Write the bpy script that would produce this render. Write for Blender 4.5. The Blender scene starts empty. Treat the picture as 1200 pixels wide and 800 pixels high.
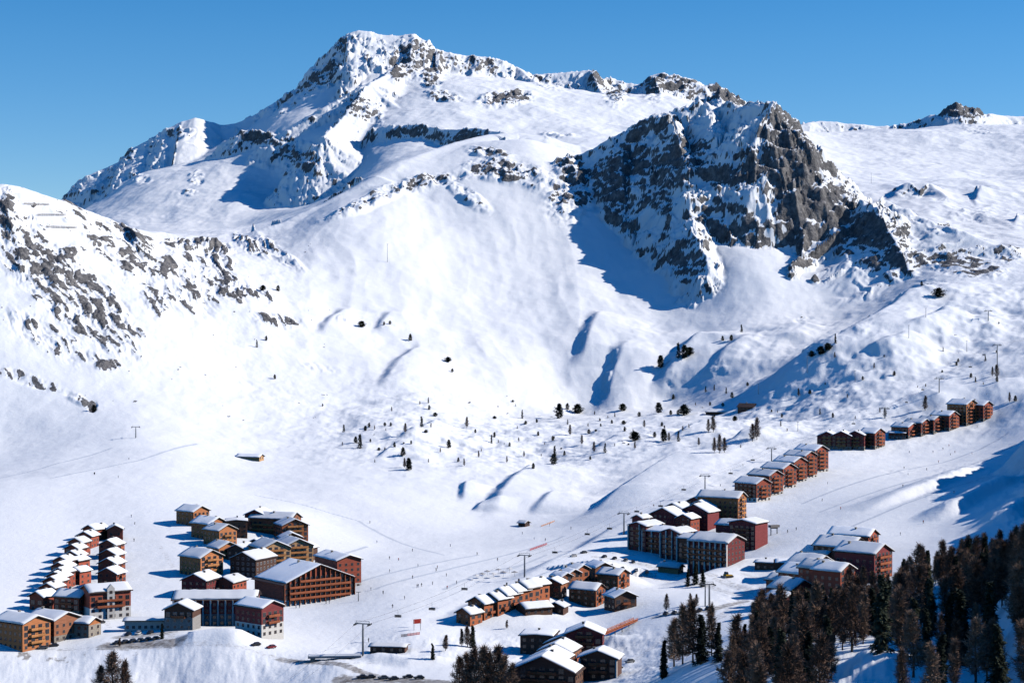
import bpy, bmesh, math, random, time
import numpy as np
from mathutils import Vector, Matrix
T0 = time.time()
scene = bpy.context.scene
coll = scene.collection
rng = random.Random(7)
FPX, CX, HY = 2239.0, 600.0, 370.0        # focal length in photo pixels, optical centre, horizon row
SUN_EL, SUN_AZ = math.radians(32.0), math.radians(85.0)   # azimuth clockwise from the view direction (+Y)
SUN_DIR = Vector((math.sin(SUN_AZ)*math.cos(SUN_EL), math.cos(SUN_AZ)*math.cos(SUN_EL), math.sin(SUN_EL)))

# ------------------------------------------------------------------ noise
def _hash(ix, iy, seed):
    h = (ix.astype(np.int64)*374761393 + iy.astype(np.int64)*668265263 + seed*1442695041) & 0xffffffff
    h = ((h ^ (h >> 13))*1274126177) & 0xffffffff
    return ((h ^ (h >> 16)) & 0xffff).astype(np.float32)/65536.0
def gnoise(x, y, seed=0):
    x = np.asarray(x, np.float32); y = np.asarray(y, np.float32)
    ix = np.floor(x); iy = np.floor(y); fx = x-ix; fy = y-iy
    ix = ix.astype(np.int32); iy = iy.astype(np.int32)
    u = fx*fx*fx*(fx*(fx*6-15)+10); v = fy*fy*fy*(fy*(fy*6-15)+10)
    def g(dx, dy):
        a = _hash(ix+dx, iy+dy, seed)*(2*math.pi)
        return np.cos(a)*(fx-dx)+np.sin(a)*(fy-dy)
    a = g(0, 0); b = g(1, 0); c = g(0, 1); d = g(1, 1)
    return (a+(b-a)*u)*(1-v)+(c+(d-c)*u)*v
def fbm(x, y, octv=4, seed=0, gain=0.5, lac=2.03):
    s = 0; a = 1.0; n = 0
    for i in range(octv):
        s = s+a*gnoise(x, y, seed+i*17); n += a; a *= gain; x = x*lac+13.7; y = y*lac+7.1
    return s/n*1.5
def ridged(x, y, octv=4, seed=0, gain=0.5):
    s = 0; a = 1.0; n = 0
    for i in range(octv):
        s = s+a*(1-np.abs(gnoise(x, y, seed+i*17))*2.0); n += a; a *= gain; x = x*2.07+3.3; y = y*2.07+9.1
    return s/n
def sstep(a, b, x):
    t = np.clip((x-a)/(b-a), 0, 1); return t*t*(3-2*t)

# ------------------------------------------------------------------ polar height grid, centred on the viewpoint
cols = np.concatenate([np.linspace(-420, -24, 60, endpoint=False), np.linspace(-24, 1224, 1068, endpoint=False), np.linspace(1224, 1640, 66)])
rows = [240.0]
while rows[-1] < 5600:
    D = rows[-1]
    if D < 500: st = 4.0
    elif D < 1500: st = 2.6
    elif D < 2900: st = 2.4
    elif D < 4300: st = 3.6
    else: st = 22.0
    rows.append(D+st)
rows = np.array(rows)
U, DD = np.meshgrid((cols-CX)/FPX, rows)           # rows x cols
XX = U*DD
def W(x, y, D):                                     # photo pixel + distance -> point of the place
    return ((x-CX)/FPX*D, D, (HY-y)/FPX*D)

# ground of the valley and slopes: (photo x, photo y, distance)
BASE = [
 (-250,1130,450),(100,1130,450),(350,1130,450),(600,1130,450),(720,1130,400),
 (-250,800,790),(0,800,790),(100,800,790),(200,797,790),(300,800,775),(400,800,755),(500,800,740),(600,806,710),(700,806,700),
 (-250,757,830),(0,757,828),(120,757,826),(200,754,822),(270,748,820),(340,752,835),(420,762,825),(480,776,790),(400,782,770),
 (60,742,860),(150,735,880),(250,735,870),(330,735,880),(420,700,960),(380,700,970),(450,690,975),(500,650,1130),(440,640,1180),
 (400,610,1280),(520,620,1280),(560,603,1350),(620,628,1240),(650,608,1330),(480,740,850),(540,750,840),
 (-250,700,960),(20,680,1000),(20,620,1160),(0,570,1320),(60,536,1470),(0,550,1440),(-250,560,1400),(110,523,1510),(160,511,1540),(230,520,1540),
 (300,545,1490),(400,565,1420),(300,580,1350),(200,600,1230),(110,617,1180),(280,640,1120),(330,600,1260),(380,650,1110),(140,650,1090),(200,680,1010),
 (-250,525,1560),(0,505,1600),(100,480,1640),(0,400,1760),(100,430,1740),(200,400,1850),(300,450,1800),(300,505,1650),(-250,400,1760),
 (-250,300,1960),(0,300,1950),(100,310,1990),(200,320,2080),(5,232,2060),(100,256,2130),(150,275,2180),(200,288,2240),(260,290,2320),(300,350,2060),
 (400,480,1760),(500,440,1900),(500,300,2330),(500,225,2560),(400,350,2150),(400,240,2470),(330,275,2420),
 (480,195,2640),(560,168,2750),(620,162,2760),(600,450,1950),(600,350,2250),(600,250,2490),(600,200,2620),
 (690,420,2050),(690,330,2290),(760,390,2130),(760,440,1990),(680,230,2560),
 (880,312,2250),(900,370,2120),(830,430,2000),(1000,345,2190),(950,375,2110),(800,350,2240),(740,300,2380),(820,290,2320),
 (800,240,2560),(900,240,2560),(700,200,2700),(1000,260,2500),
 (1200,310,2150),(1100,330,2110),(1050,362,2060),(1100,375,1980),(1200,365,1930),(1400,330,1930),(1050,402,1880),(960,425,1860),(1100,430,1780),(1200,420,1740),
 (1400,400,1700),(1000,462,1710),(1200,470,1590),(1100,472,1640),(900,480,1780),(950,502,1610),(1050,518,1540),(1160,498,1570),(1200,520,1440),(1400,470,1450),
 (1100,560,1300),(1000,562,1330),(920,592,1230),(850,562,1390),(1000,620,1080),(1100,620,1050),(900,655,1030),(960,690,890),(1000,680,890),
 (820,675,1020),(760,655,1070),(880,705,890),(700,645,1140),(740,602,1260),(800,572,1370),(660,680,1010),(740,695,950),(800,705,890),(640,725,900),
 (560,738,880),(700,738,870),(640,742,858),(640,766,826),(740,772,775),(800,735,825),(830,708,880),(660,797,728),
 (420,533,1550),(480,562,1440),(450,503,1660),(520,518,1630),(600,497,1790),(680,482,1880),(780,479,1880),(860,470,1850),(640,530,1620),(750,522,1610),
 (860,522,1550),(700,570,1450),(580,560,1480),(680,486,1925),(600,486,1870),(780,475,1945),
 (840,900,400),(850,795,520),(1000,795,445),(1200,795,420),(1400,760,420),(1000,740,600),(1100,720,640),(1200,700,650),(1400,660,650),(900,762,620),(1150,672,780),(1050,692,760),
 (1200,645,870),(1120,655,890),(820,772,640),(1200,605,1000),(1200,562,1150),(1400,580,1000),(760,830,600),(1100,1100,260),(800,1100,300),
 # behind the mid ridge and up to the main massif
 (-250,300,2700),(0,300,2700),(200,275,2850),(400,235,2750),(600,190,3000),(800,200,3000),(1000,255,2720),(1100,262,2640),(1200,270,2560),(1400,280,2560),
 (-250,300,3300),(0,290,3300),(150,272,3150),(280,266,3100),(330,245,3150),(450,185,3200),(560,170,3250),(600,150,3420),(660,155,3380),(700,160,3350),(760,150,3500),
 (150,238,3450),(230,214,3500),(235,188,3750),(150,212,3700),(100,245,3650),(355,165,3560),(400,168,3450),(330,215,3470),(320,234,3370),(280,238,3300),(370,236,3300),(350,140,3700),(390,136,3700),(325,136,3790),(440,120,3700),(560,115,3650),(560,140,3480),(660,120,3700),(620,100,3850),(850,160,3500),
 (-250,310,3900),(0,290,3900),(120,240,3750),(420,70,4000),(520,85,3950),(700,110,3900),(800,115,3900),(900,150,3900),
 (950,205,3200),(1050,222,2950),(1150,222,2950),(1000,180,3700),(1100,180,3700),(1200,190,3600),(1000,157,4100),(1100,150,4150),(1200,150,4150),(1400,170,4100),
 (-250,420,5000),(0,400,5000),(300,330,5000),(600,300,5000),(900,300,5000),(1200,300,5000),(1400,320,5000),
]
def tps_fit(P, V, lam=0.004):
    n = len(P); d2 = ((P[:, None]-P[None])**2).sum(-1)
    K = 0.5*d2*np.log(d2+1e-12)
    A = np.zeros((n+3, n+3)); A[:n, :n] = K+lam*np.eye(n); A[:n, n] = 1; A[:n, n+1:] = P; A[n, :n] = 1; A[n+1:, :n] = P.T
    return np.linalg.solve(A, np.concatenate([V, np.zeros(3)]))
def tps_eval(P, w, q):
    n = len(P); out = np.empty(len(q))
    for i in range(0, len(q), 40000):
        c = q[i:i+40000]; d2 = ((c[:, None]-P[None])**2).sum(-1)
        out[i:i+40000] = (0.5*d2*np.log(d2+1e-12))@w[:n]+w[n]+c@w[n+1:]
    return out
b = np.array(BASE, float)
key = lambda x, D: np.stack([(x-CX)/260.0, np.log(D)*4.2], -1)
bw = tps_fit(key(b[:, 0], b[:, 2]), (HY-b[:, 1])/FPX*b[:, 2])
# evaluate on a coarse grid, then bilinear/cubic refine
cc = np.linspace(cols[0], cols[-1], 240); rr = np.exp(np.linspace(math.log(rows[0]), math.log(rows[-1]), 300))
cg, rg = np.meshgrid(cc, rr)
Zc = tps_eval(key(b[:, 0], b[:, 2]), bw, key(cg.ravel(), rg.ravel())).reshape(cg.shape)
def upcubic(Z, xs, xq, axis):
    Z = np.moveaxis(Z, axis, -1); t = (xq-xs[0])/(xs[1]-xs[0]); i = np.clip(np.floor(t).astype(int), 1, len(xs)-3); f = t-i
    a = Z[..., i-1]; b_ = Z[..., i]; c = Z[..., i+1]; d = Z[..., i+2]
    r = b_+0.5*f*(c-a+f*(2*a-5*b_+4*c-d+f*(3*(b_-c)+d-a)))
    return np.moveaxis(r, -1, axis)
Z = upcubic(upcubic(Zc, cc, cols, 1), np.log(rr), np.log(rows), 0)

def make_hit(Zg):
    Yimg = HY-FPX*Zg/DD
    def hit(x, y, dmin=0):
        ci = np.interp(x, cols, np.arange(len(cols))); i = int(min(max(math.floor(ci), 0), len(cols)-2)); fr = ci-i
        col = Yimg[:, i]*(1-fr)+Yimg[:, i+1]*fr
        ok = np.where((col <= y) & (rows >= dmin))[0]
        k = int(ok[0]) if len(ok) else int(np.argmin(col))
        if k > 0 and col[k-1] > y and rows[k-1] >= dmin:
            f = (col[k-1]-y)/max(col[k-1]-col[k], 1e-6); D = rows[k-1]+(rows[k]-rows[k-1])*f
        else: D = rows[k]
        return D
    return hit
def zat(X, Y):
    x = X/Y*FPX+CX
    ci = float(np.interp(x, cols, np.arange(len(cols)))); ri = float(np.interp(Y, rows, np.arange(len(rows))))
    i = min(int(ci), len(cols)-2); j = min(int(ri), len(rows)-2); a = ci-i; c = ri-j
    return float((Z[j, i]*(1-a)+Z[j, i+1]*a)*(1-c)+(Z[j+1, i]*(1-a)+Z[j+1, i+1]*a)*c)

# ---- polyline distance on the grid, limited to a window
def polydist(pts, reach, warp=0.0, wseed=0):
    """pts: (X,Y,v). returns window slices, distance, side (+1 right of travel), value v at nearest point, arc length"""
    P = np.array(pts, float)
    xs = P[:, 0]/P[:, 1]; 
    y0, y1 = P[:, 1].min()-reach, P[:, 1].max()+reach
    j0, j1 = np.searchsorted(rows, [y0, y1])
    ymin = max(P[:, 1].min()-reach*0.3, 200)
    c0 = min(((P[:, 0]-reach)/P[:, 1]).min(), ((P[:, 0]-reach)/max(ymin, 1)).min())*FPX+CX
    c1 = max(((P[:, 0]+reach)/P[:, 1]).max(), ((P[:, 0]+reach)/max(ymin, 1)).max())*FPX+CX
    i0, i1 = np.searchsorted(cols, [c0, c1])
    sl = (slice(j0, j1), slice(i0, i1))
    X = XX[sl].astype(np.float32); Y = DD[sl].astype(np.float32)
    X0, Y0 = X, Y
    if warp:
        X, Y = X+warp*fbm(X0/75.0, Y0/75.0, 4, wseed, .55), Y+warp*1.4*fbm(X0/75.0+40, Y0/75.0, 4, wseed+3, .55)
    best = np.full(X.shape, 1e9, np.float32); side = np.ones_like(best); val = np.zeros_like(best); arc = np.zeros_like(best); acc = 0.0
    for k_, (a, b_) in enumerate(zip(P[:-1], P[1:])):
        dx, dy = b_[0]-a[0], b_[1]-a[1]; L2 = dx*dx+dy*dy; L = math.sqrt(L2)
        tr = ((X-a[0])*dx+(Y-a[1])*dy)/L2; t = np.clip(tr, 0, 1)
        ex = X-(a[0]+t*dx); ey = Y-(a[1]+t*dy); d = np.hypot(ex, ey)
        m = d < best
        sd = -(dx*ey-dy*ex)/(L*np.maximum(d, 1e-3)); end = ((tr <= 0) & (k_ == 0)) | ((tr >= 1) & (k_ == len(P)-2))
        sd = np.where(end, sd, np.sign(sd))
        best[m] = d[m]; side[m] = sd[m]; val[m] = (a[2]+t*(b_[2]-a[2]))[m]; arc[m] = (acc+t*L)[m]
        acc += L
    return sl, best, side, val, arc, X, Y

def tent(pix, sR, sL, crag=8.0, lam=45.0, reach=None, seed=0, soft=3.0, jag=0.0, warp=0.0):
    """sharp ridge through photo points (x,y,D); sR/sL = fall per metre on the right / left of the direction of travel"""
    global Z
    pts = [W(*p) for p in pix]
    hmax = max(p[2] for p in pts)
    reach = reach or 420
    sl, d, side, zc, arc, X, Y = polydist(pts, reach, warp, seed)
    s = sL+(sR-sL)*(np.clip(side, -1, 1)*0.5+0.5)
    if jag:
        zc = zc+jag*(0.9*fbm(arc/70.0, arc*0+seed, 5, seed, 0.65)+0.5*(ridged(arc/47.0, arc*0+seed, 4, seed, .6)-.6))
    wob = fbm(X/90.0, Y/90.0, 3, seed+5)
    g = ridged(arc/lam+wob*1.2, d/(lam*5.0)+side*3.1, 4, seed+9, 0.55)
    fall = s*(np.sqrt(d*d+soft*soft)-soft)
    fall = fall+crag*(1-g)*np.clip(d/(lam*0.8), 0, 1)
    z = zc-fall
    # fade out at the window limit
    z = z-np.clip(d-reach*0.45, 0, None)**2/(reach*0.55)*0.9
    cur = Z[sl]; k = 6.0
    h = np.clip(0.5+0.5*(z-cur)/k, 0, 1)
    Z[sl] = cur*(1-h)+z*h+k*h*(1-h)*0.5
def bank(pix, h, wL, wR, hitf, seed=0, taper=True, rough=0.12):
    """additive moraine / embankment along photo points (x,y) on the ground"""
    global Z
    pts = []
    for p in pix:
        D = hitf(p[0], p[1]); x, y, _ = W(p[0], p[1], D); pts.append((x, y, 0))
    sl, d, side, _, arc, X, Y = polydist(pts, max(wL, wR)*1.3+10)
    tot = sum(math.hypot(a[0]-c[0], a[1]-c[1]) for a, c in zip(pts[:-1], pts[1:]))
    w = (wL+(wR-wL)*(np.clip(side, -1, 1)*0.5+0.5))*(1+rough*2*fbm(X/30.0, Y/30.0, 3, seed))
    t = np.clip(1-d/w, 0, 1)
    prof = t*t*(3-2*t)
    if taper: prof = prof*np.clip(np.minimum(arc, tot-arc)/(0.25*tot)+0.12, 0, 1)
    Z[sl] += h*prof

hit0 = make_hit(Z)
# ------------------------------------------------------------------ skyline massif
# far right bowl
tent([(930,150,4200),(960,143,4250),(1000,145,4250),(1050,147,4250),(1075,144,4230),(1092,136,4200),(1112,129,4190),(1122,125,4180),(1135,129,4180),(1152,132,4190),(1166,136,4200),(1175,138,4220),(1200,138,4230),(1300,150,4200),(1420,165,4200)], 0.75, 0.9, crag=5, lam=70, seed=3, jag=2.5, reach=380)
# main massif, left shoulder to right end
tent([(-60,300,3960),(40,262,3960),(82,234,3960),(110,215,3960),(135,195,3960),(155,174,3960),(175,164,3960),(197,151,3965),(212,145,3970),(228,142,3970),(245,147,3975),(258,150,3980),(275,147,3985),(300,135,3990),(322,122,3990)], 0.5, 0.9, crag=9, lam=60, seed=10, jag=2.0, reach=420, soft=6)
tent([(275,148,3985),(300,135,3990),(325,120,3992),(345,105,3994),(365,83,3996),(385,65,3998),(397,52,3999),(406,42,4000),(420,37,4000),(450,42,4000),(468,43,4000),(485,41,4000),(500,49,4000),(512,60,4000),(530,64,4000),(550,69,4005),(580,71,4005),(600,78,4005),(612,90,4005),(640,90,4000),(670,88,3995),(690,84,3990),(720,91,3980),(748,97,3970),(762,88,3960),(780,87,3955),(800,93,3950),(822,97,3945),(842,103,3940),(856,112,3930),(872,121,3920),(900,135,3910),(940,160,3900)], 0.62, 1.0, crag=20, lam=70, seed=11, jag=4.0, reach=520)
tent([(470,80,3850),(434,97,3700),(415,125,3560),(392,150,3430),(380,160,3350)], 1.2, 0.5, crag=8, lam=40, seed=13)
tent([(434,97,3700),(455,118,3640),(480,138,3560)], 0.6, 0.5, crag=6, lam=30, seed=14)
tent([(262,166,3720),(285,151,3700),(305,153,3680),(330,165,3620),(352,178,3560),(372,186,3480),(392,184,3400),(402,205,3300),(396,228,3160)], 1.15, 0.5, crag=12, lam=40, seed=15)
tent([(440,150,3400),(480,146,3360),(520,150,3280),(555,152,3180),(590,154,3080)], 1.3, 0.3, crag=8, lam=30, seed=16)
tent([(486,41,4000),(483,62,3930),(480,98,3800)], 1.3, 0.8, crag=12, lam=25, seed=17)
tent([(512,58,4000),(512,80,3900),(520,102,3800)], 1.1, 0.8, crag=12, lam=25, seed=18)
tent([(560,70,4010),(548,100,3850),(520,125,3720),(490,140,3620)], 0.7, 0.5, crag=12, lam=40, seed=19)
tent([(605,80,4010),(640,110,3850),(668,128,3720)], 0.55, 0.5, crag=10, lam=40, seed=20)
tent([(692,84,3980),(702,104,3880),(718,128,3740),(738,146,3620)], 1.3, 0.55, crag=8, lam=30, seed=21)
tent([(765,88,3930),(778,118,3820),(790,150,3650)], 1.0, 0.6, crag=12, lam=40, seed=22)
tent([(845,103,3890),(842,130,3780)], 0.9, 0.6, crag=10, lam=40, seed=23)
tent([(225,148,3955),(222,170,3870),(232,196,3770),(225,220,3670)], 0.5, 0.42, crag=7, lam=40, seed=24, reach=200, soft=4)
tent([(160,178,3945),(172,204,3850),(160,228,3750)], 0.5, 0.42, crag=7, lam=40, seed=25, reach=200, soft=4)
tent([(196,158,3950),(198,182,3860),(206,206,3760)], 0.55, 0.42, crag=7, lam=40, seed=26, reach=160, soft=4)
# ------------------------------------------------------------------ middle ridge with the big white face
tent([(262,285,2430),(300,272,2440),(335,261,2470),(370,243,2520),(405,224,2560),(440,205,2600),(470,188,2660),(500,178,2720),(540,166,2790),(575,157,2840),(605,155,2860),(640,160,2850),(680,170,2850)], 0.46, 0.5, crag=5, lam=60, seed=31, soft=20, reach=230)
tent([(560,186,2740),(590,188,2720),(628,200,2660),(634,225,2600)], 0.62, 0.35, crag=10, lam=35, seed=32, soft=8)
# rocky hill at the left
tent([(-120,205,2050),(-20,215,2060),(6,225,2060),(40,231,2080),(76,237,2110),(100,249,2130),(125,258,2150),(150,267,2180),(172,280,2220),(205,284,2260)], 0.62, 0.9, crag=8, lam=45, seed=41, jag=2.0)
tent([(6,225,2060),(12,252,2010),(22,285,1975),(26,310,1930)], 0.85, 0.55, crag=8, lam=30, seed=42, reach=110)
tent([(140,262,2170),(156,270,2140),(160,282,2110)], 1.0, 0.8, crag=5, lam=20, seed=43, reach=120)
# ------------------------------------------------------------------ dark rock peak
tent([(628,200,2660),(640,190,2660),(662,187,2660),(700,172,2660),(722,160,2660),(742,149,2660),(762,141,2655),(778,135,2650),(790,131,2650),(802,128,2650),(816,126,2650),(830,124,2650),(852,126,2630),(872,125,2590),(888,124,2540),(904,119,2480)], 0.86, 1.1, crag=22, lam=48, seed=51, jag=6.0, soft=1.0, reach=280, warp=9)
tent([(900,119,2490),(908,118,2485),(916,124,2492),(926,137,2500),(936,150,2512),(946,167,2522),(956,184,2535),(966,199,2545),(978,213,2555),(990,226,2565),(1003,242,2575),(1015,262,2580)], 1.45, 1.0, crag=26, lam=30, seed=151, jag=9.0, soft=1.0, reach=230, warp=14)
tent([(904,119,2485),(910,150,2445),(919,180,2405),(929,213,2365),(937,248,2328),(941,280,2296),(936,306,2262),(930,322,2235)], 1.7, 1.3, crag=24, lam=24, seed=52, jag=12, soft=1.0, reach=190, warp=18)
tent([(952,176,2528),(962,215,2455),(970,250,2395),(972,282,2335),(968,312,2270)], 1.5, 1.2, crag=16, lam=22, seed=56, jag=9, soft=1.0, reach=120, warp=16)
tent([(778,136,2650),(790,155,2570),(800,175,2500),(808,205,2430),(806,232,2380),(812,262,2330),(822,292,2280),(830,315,2240)], 0.98, 0.72, crag=16, lam=42, seed=53, jag=9, soft=1.0, reach=240, warp=14)
tent([(832,123,2640),(836,150,2545),(842,172,2485),(846,194,2435)], 0.8, 0.55, crag=10, lam=40, seed=54, jag=4, soft=1.0, reach=110, warp=10)
tent([(866,125,2610),(870,150,2530),(874,172,2470),(874,194,2430)], 0.8, 0.55, crag=10, lam=40, seed=154, jag=4, soft=1.0, reach=90, warp=10)
tent([(722,160,2660),(728,190,2590),(724,225,2520),(734,258,2465),(742,290,2400)], 0.9, 0.75, crag=14, lam=40, seed=55, jag=7, soft=1.0, reach=150, warp=14)
tent([(665,187,2660),(674,210,2600),(680,240,2540),(690,262,2490)], 0.8, 0.75, crag=10, lam=30, seed=155, jag=5, soft=1.0, reach=110, warp=12)
# cliff band below the upper snow bowl
tent([(806,194,2445),(830,198,2438),(858,198,2430),(884,194,2425),(898,190,2415)], 1.5, 0.1, crag=5, lam=30, seed=157, jag=3, soft=1.0, reach=60, warp=8)
tent([(1012,240,2360),(1030,252,2320),(1042,275,2270),(1058,300,2220),(1066,318,2190)], 0.95, 0.30, crag=9, lam=22, seed=57, jag=2, soft=2.0)
tent([(1015,240,2400),(1040,240,2390),(1080,256,2330),(1130,272,2270),(1180,292,2220)], 0.42, 0.4, crag=7, lam=40, seed=58)
tent([(1040,236,2860),(1065,214,2900),(1090,216,2900),(1110,230,2850)], 0.5, 0.4, crag=7, lam=40, seed=59)
tent([(1150,218,2900),(1143,232,2840),(1146,244,2790)], 0.9, 0.3, crag=4, lam=30, seed=60, reach=150)
tent([(1215,240,2700),(1192,256,2640),(1188,275,2580)], 0.9, 0.3, crag=4, lam=30, seed=61, reach=150)
# ------------------------------------------------------------------ moraines and embankments of the slopes
hit1 = make_hit(Z)
bank([(1088,338),(1064,372),(1030,398),(985,422),(940,438),(880,456)], 24, 150, 40, hit1, 71)
bank([(960,384),(935,392),(925,408)], 8, 40, 60, hit1, 72)
bank([(1122,384),(1095,400),(1072,413)], 9, 80, 18, hit1, 73)
bank([(1080,415),(1050,424),(1020,432)], 7, 60, 16, hit1, 74)
bank([(1200,448),(1130,462),(1060,474)], 7, 80, 22, hit1, 75)
bank([(708,365),(694,395),(683,430)], 9, 90, 18, hit1, 76)
bank([(738,405),(722,440),(712,476)], 9, 90, 18, hit1, 77)
bank([(840,392),(812,415),(792,445),(782,472)], 14, 130, 24, hit1, 78)
bank([(885,405),(855,425),(838,450)], 7, 90, 18, hit1, 79)
bank([(830,527),(790,545),(752,570),(725,588),(700,602)], 10, 90, 18, hit1, 80)
bank([(660,545),(625,556),(604,572),(590,590),(584,604)], 9, 80, 16, hit1, 81)
bank([(655,585),(642,595),(630,604)], 4, 50, 10, hit1, 82)
bank([(548,566),(545,586)], 4, 30, 7, hit1, 83)
bank([(570,590),(560,600)], 4, 30, 7, hit1, 84)
bank([(835,495),(812,508),(795,518)], 7, 60, 14, hit1, 85)
bank([(905,500),(880,512),(860,524)], 7, 60, 14, hit1, 86)
bank([(735,510),(715,520),(700,530)], 5, 50, 12, hit1, 87)
bank([(520,500),(490,512),(470,518)], 5, 60, 12, hit1, 88)
bank([(475,520),(462,528),(448,536)], 5, 50, 10, hit1, 89)
bank([(860,580),(790,600),(720,628),(650,668),(600,690)], 6, 60, 18, hit1, 90)
bank([(462,366),(452,380),(446,392)], 5, 50, 12, hit1, 102)
bank([(412,362),(392,376),(380,392)], 6, 70, 14, hit1, 103)
bank([(500,400),(470,425),(450,455)], 5, 80, 14, hit1, 108)
# unseen hill past the right edge, raised to cast shade over piste and wood
tent([(1250,496,1480),(1268,468,1340),(1278,458,1240),(1292,474,1130),(1312,510,1020),(1335,528,880),(1365,515,700),(1415,500,540),(1480,490,430)], 1.0, 0.4, crag=14, lam=50, seed=95, reach=300, warp=16, jag=12)
bank([(742,692),(700,680),(650,690),(600,710),(545,738)], 9, 45, 24, hit1, 91)
bank([(885,655),(850,672),(800,690)], 5, 30, 20, hit1, 99)
bank([(1050,792),(1020,786),(990,792)], 5, 16, 16, hit1, 100)
bank([(1180,735),(1120,725),(1080,728)], 4, 16, 16, hit1, 101)
bank([(300,752),(250,746),(205,752)], 3.5, 16, 16, hit1, 92)
bank([(640,757),(700,752),(745,748)], 2.5, 10, 10, hit1, 93)
bank([(420,770),(480,778),(540,775)], 3, 14, 10, hit1, 94)
bank([(1010,600),(1080,575),(1150,548)], 5, 30, 12, hit1, 96)
bank([(1090,612),(1140,585),(1195,560)], 6, 24, 12, hit1, 97)
bank([(1170,615),(1200,590)], 6, 24, 14, hit1, 98)
print('macro terrain', round(time.time()-T0, 1))
# ------------------------------------------------------------------ fine relief and exposed rock
def slopes(Zg):
    gr = np.gradient(Zg, rows, axis=0)               # dZ/dD at constant column
    gc = np.gradient(Zg, axis=1)/np.gradient(XX, axis=1)
    gy = gr-gc*(U)                                   # along +Y
    return gc, gy
PX, PY = U*FPX+CX, HY-FPX*Z/DD
gx, gy = slopes(Z); SL = np.hypot(gx, gy)
ROCK = [ # centre x, y, radius x, y, turn(deg, clockwise in picture), strength, dmin, dmax
 (78,322,92,26,40,.62,1700,2300),(95,372,90,22,36,.46,1600,2200),(150,300,80,30,35,.34,1700,2300),(60,400,70,20,30,.34,1600,2200),(210,330,60,40,20,.3,1700,2400),(30,292,28,32,55,.5,1700,2200),(8,252,12,28,0,.75,1800,2200),(158,312,30,12,50,.6,1800,2300),
 (195,318,26,18,20,.5,1800,2400),(230,290,46,10,5,.5,1900,2500),(272,340,22,16,20,.55,1800,2400),(250,315,26,20,20,.42,1800,2400),(185,350,22,24,20,.42,1800,2400),(150,385,30,8,30,.38,1600,2200),(126,431,15,7,0,1.0,1500,2200),
 (30,445,60,8,20,.46,1500,2100),(100,420,50,10,20,.32,1500,2200),(92,470,22,6,25,.5,1500,2100),(108,478,6,7,0,.8,1500,2100),(143,270,12,7,10,.7,1900,2300),(90,250,24,5,40,.5,1900,2300),
 (325,375,30,8,5,.5,1700,2500),(305,345,20,10,20,.4,1800,2500),(330,300,40,8,35,.35,1900,2500),(295,290,26,8,30,.4,1900,2500),
 (592,200,52,15,8,.62,2300,2950),(500,214,70,10,-10,.46,2200,2800),(430,240,60,9,-22,.46,2200,2700),(550,232,34,10,35,.42,2200,2800),(575,178,30,6,10,.6,2400,2950),(630,215,20,12,0,.4,2300,2900),
 (668,225,34,42,10,.5,2200,2800),(735,215,34,48,10,.52,2200,2800),(790,205,14,40,0,.45,2200,2800),(760,165,24,16,-30,.3,2300,2800),(935,215,26,85,-12,.6,2150,2700),(975,250,26,40,-20,.65,2150,2600),(860,203,58,9,4,.7,2200,2700),(912,150,18,25,0,.4,2300,2700),(780,215,25,40,0,.38,2200,2700),(810,170,30,8,10,.35,2300,2700),(850,245,40,6,10,.35,2200,2600),
 (1020,296,40,36,20,.62,2050,2450),(1052,318,34,14,0,.5,2000,2400),(1070,282,44,22,20,.32,2000,2400),(1125,312,66,13,6,.66,1950,2400),(1180,298,28,12,0,.55,1950,2500),(1090,262,60,14,10,.36,2200,2500),(1140,250,40,10,0,.3,2300,3000),(1090,334,22,8,0,.4,1900,2400),(1062,225,24,9,10,.3,2500,3100),
 (480,72,22,26,0,.5,3600,4200),(465,90,10,10,0,.6,3600,4200),(505,92,14,14,0,.6,3600,4200),(540,75,48,10,8,.42,3600,4200),(592,118,36,10,-5,.62,3400,4200),(520,114,26,7,10,.5,3400,4200),(420,128,18,16,-40,.5,3200,4000),(372,100,34,10,-45,.36,3500,4200),(335,125,26,8,-35,.36,3500,4200),
 (310,164,46,8,16,.5,3300,3900),(345,186,34,12,30,.45,3200,3900),(510,160,70,9,4,.3,2900,3600),(440,140,14,10,30,.4,3200,3800),(205,158,16,5,20,.4,3500,4000),(150,180,10,12,-40,.4,3500,4000),(165,212,14,6,0,.4,3400,4000),(230,212,10,10,-30,.4,3400,4000),(222,228,12,5,0,.4,3300,4000),(120,218,18,8,-40,.3,3500,4000),
 (640,100,26,8,20,.34,3600,4200),(702,92,8,9,0,.8,3600,4100),(722,112,16,18,20,.5,3500,4100),(790,98,44,11,5,.6,3500,4000),(850,110,26,9,25,.6,3500,4000),(815,112,26,12,0,.35,3500,4000),(765,112,16,14,0,.35,3500,4000),
 (1122,132,34,9,3,.9,4000,4400),(1145,152,30,8,20,.3,3900,4400),(1060,146,26,5,0,.4,4000,4400),(1000,150,24,4,0,.3,4000,4400),(655,160,26,4,5,.45,2700,3500),
 (940,375,14,6,-5,.45,1900,2300),(958,405,26,9,-30,.3,1700,2100),(955,332,5,3,0,.9,1900,2400),(1012,385,16,8,-40,.4,1800,2200),
 (540,365,40,6,0,.1,1800,2500),(404,372,10,5,0,.55,1700,2300),(380,430,30,6,10,.3,1500,2100),(450,378,50,6,10,.25,1600,2300),(270,590,1,1,0,0,100,200),(480,512,36,6,-5,.26,1400,1800),(620,505,70,12,-5,.2,1500,1950),(700,490,60,8,-3,.2,1600,1950)]
paint = np.zeros_like(Z)
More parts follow.
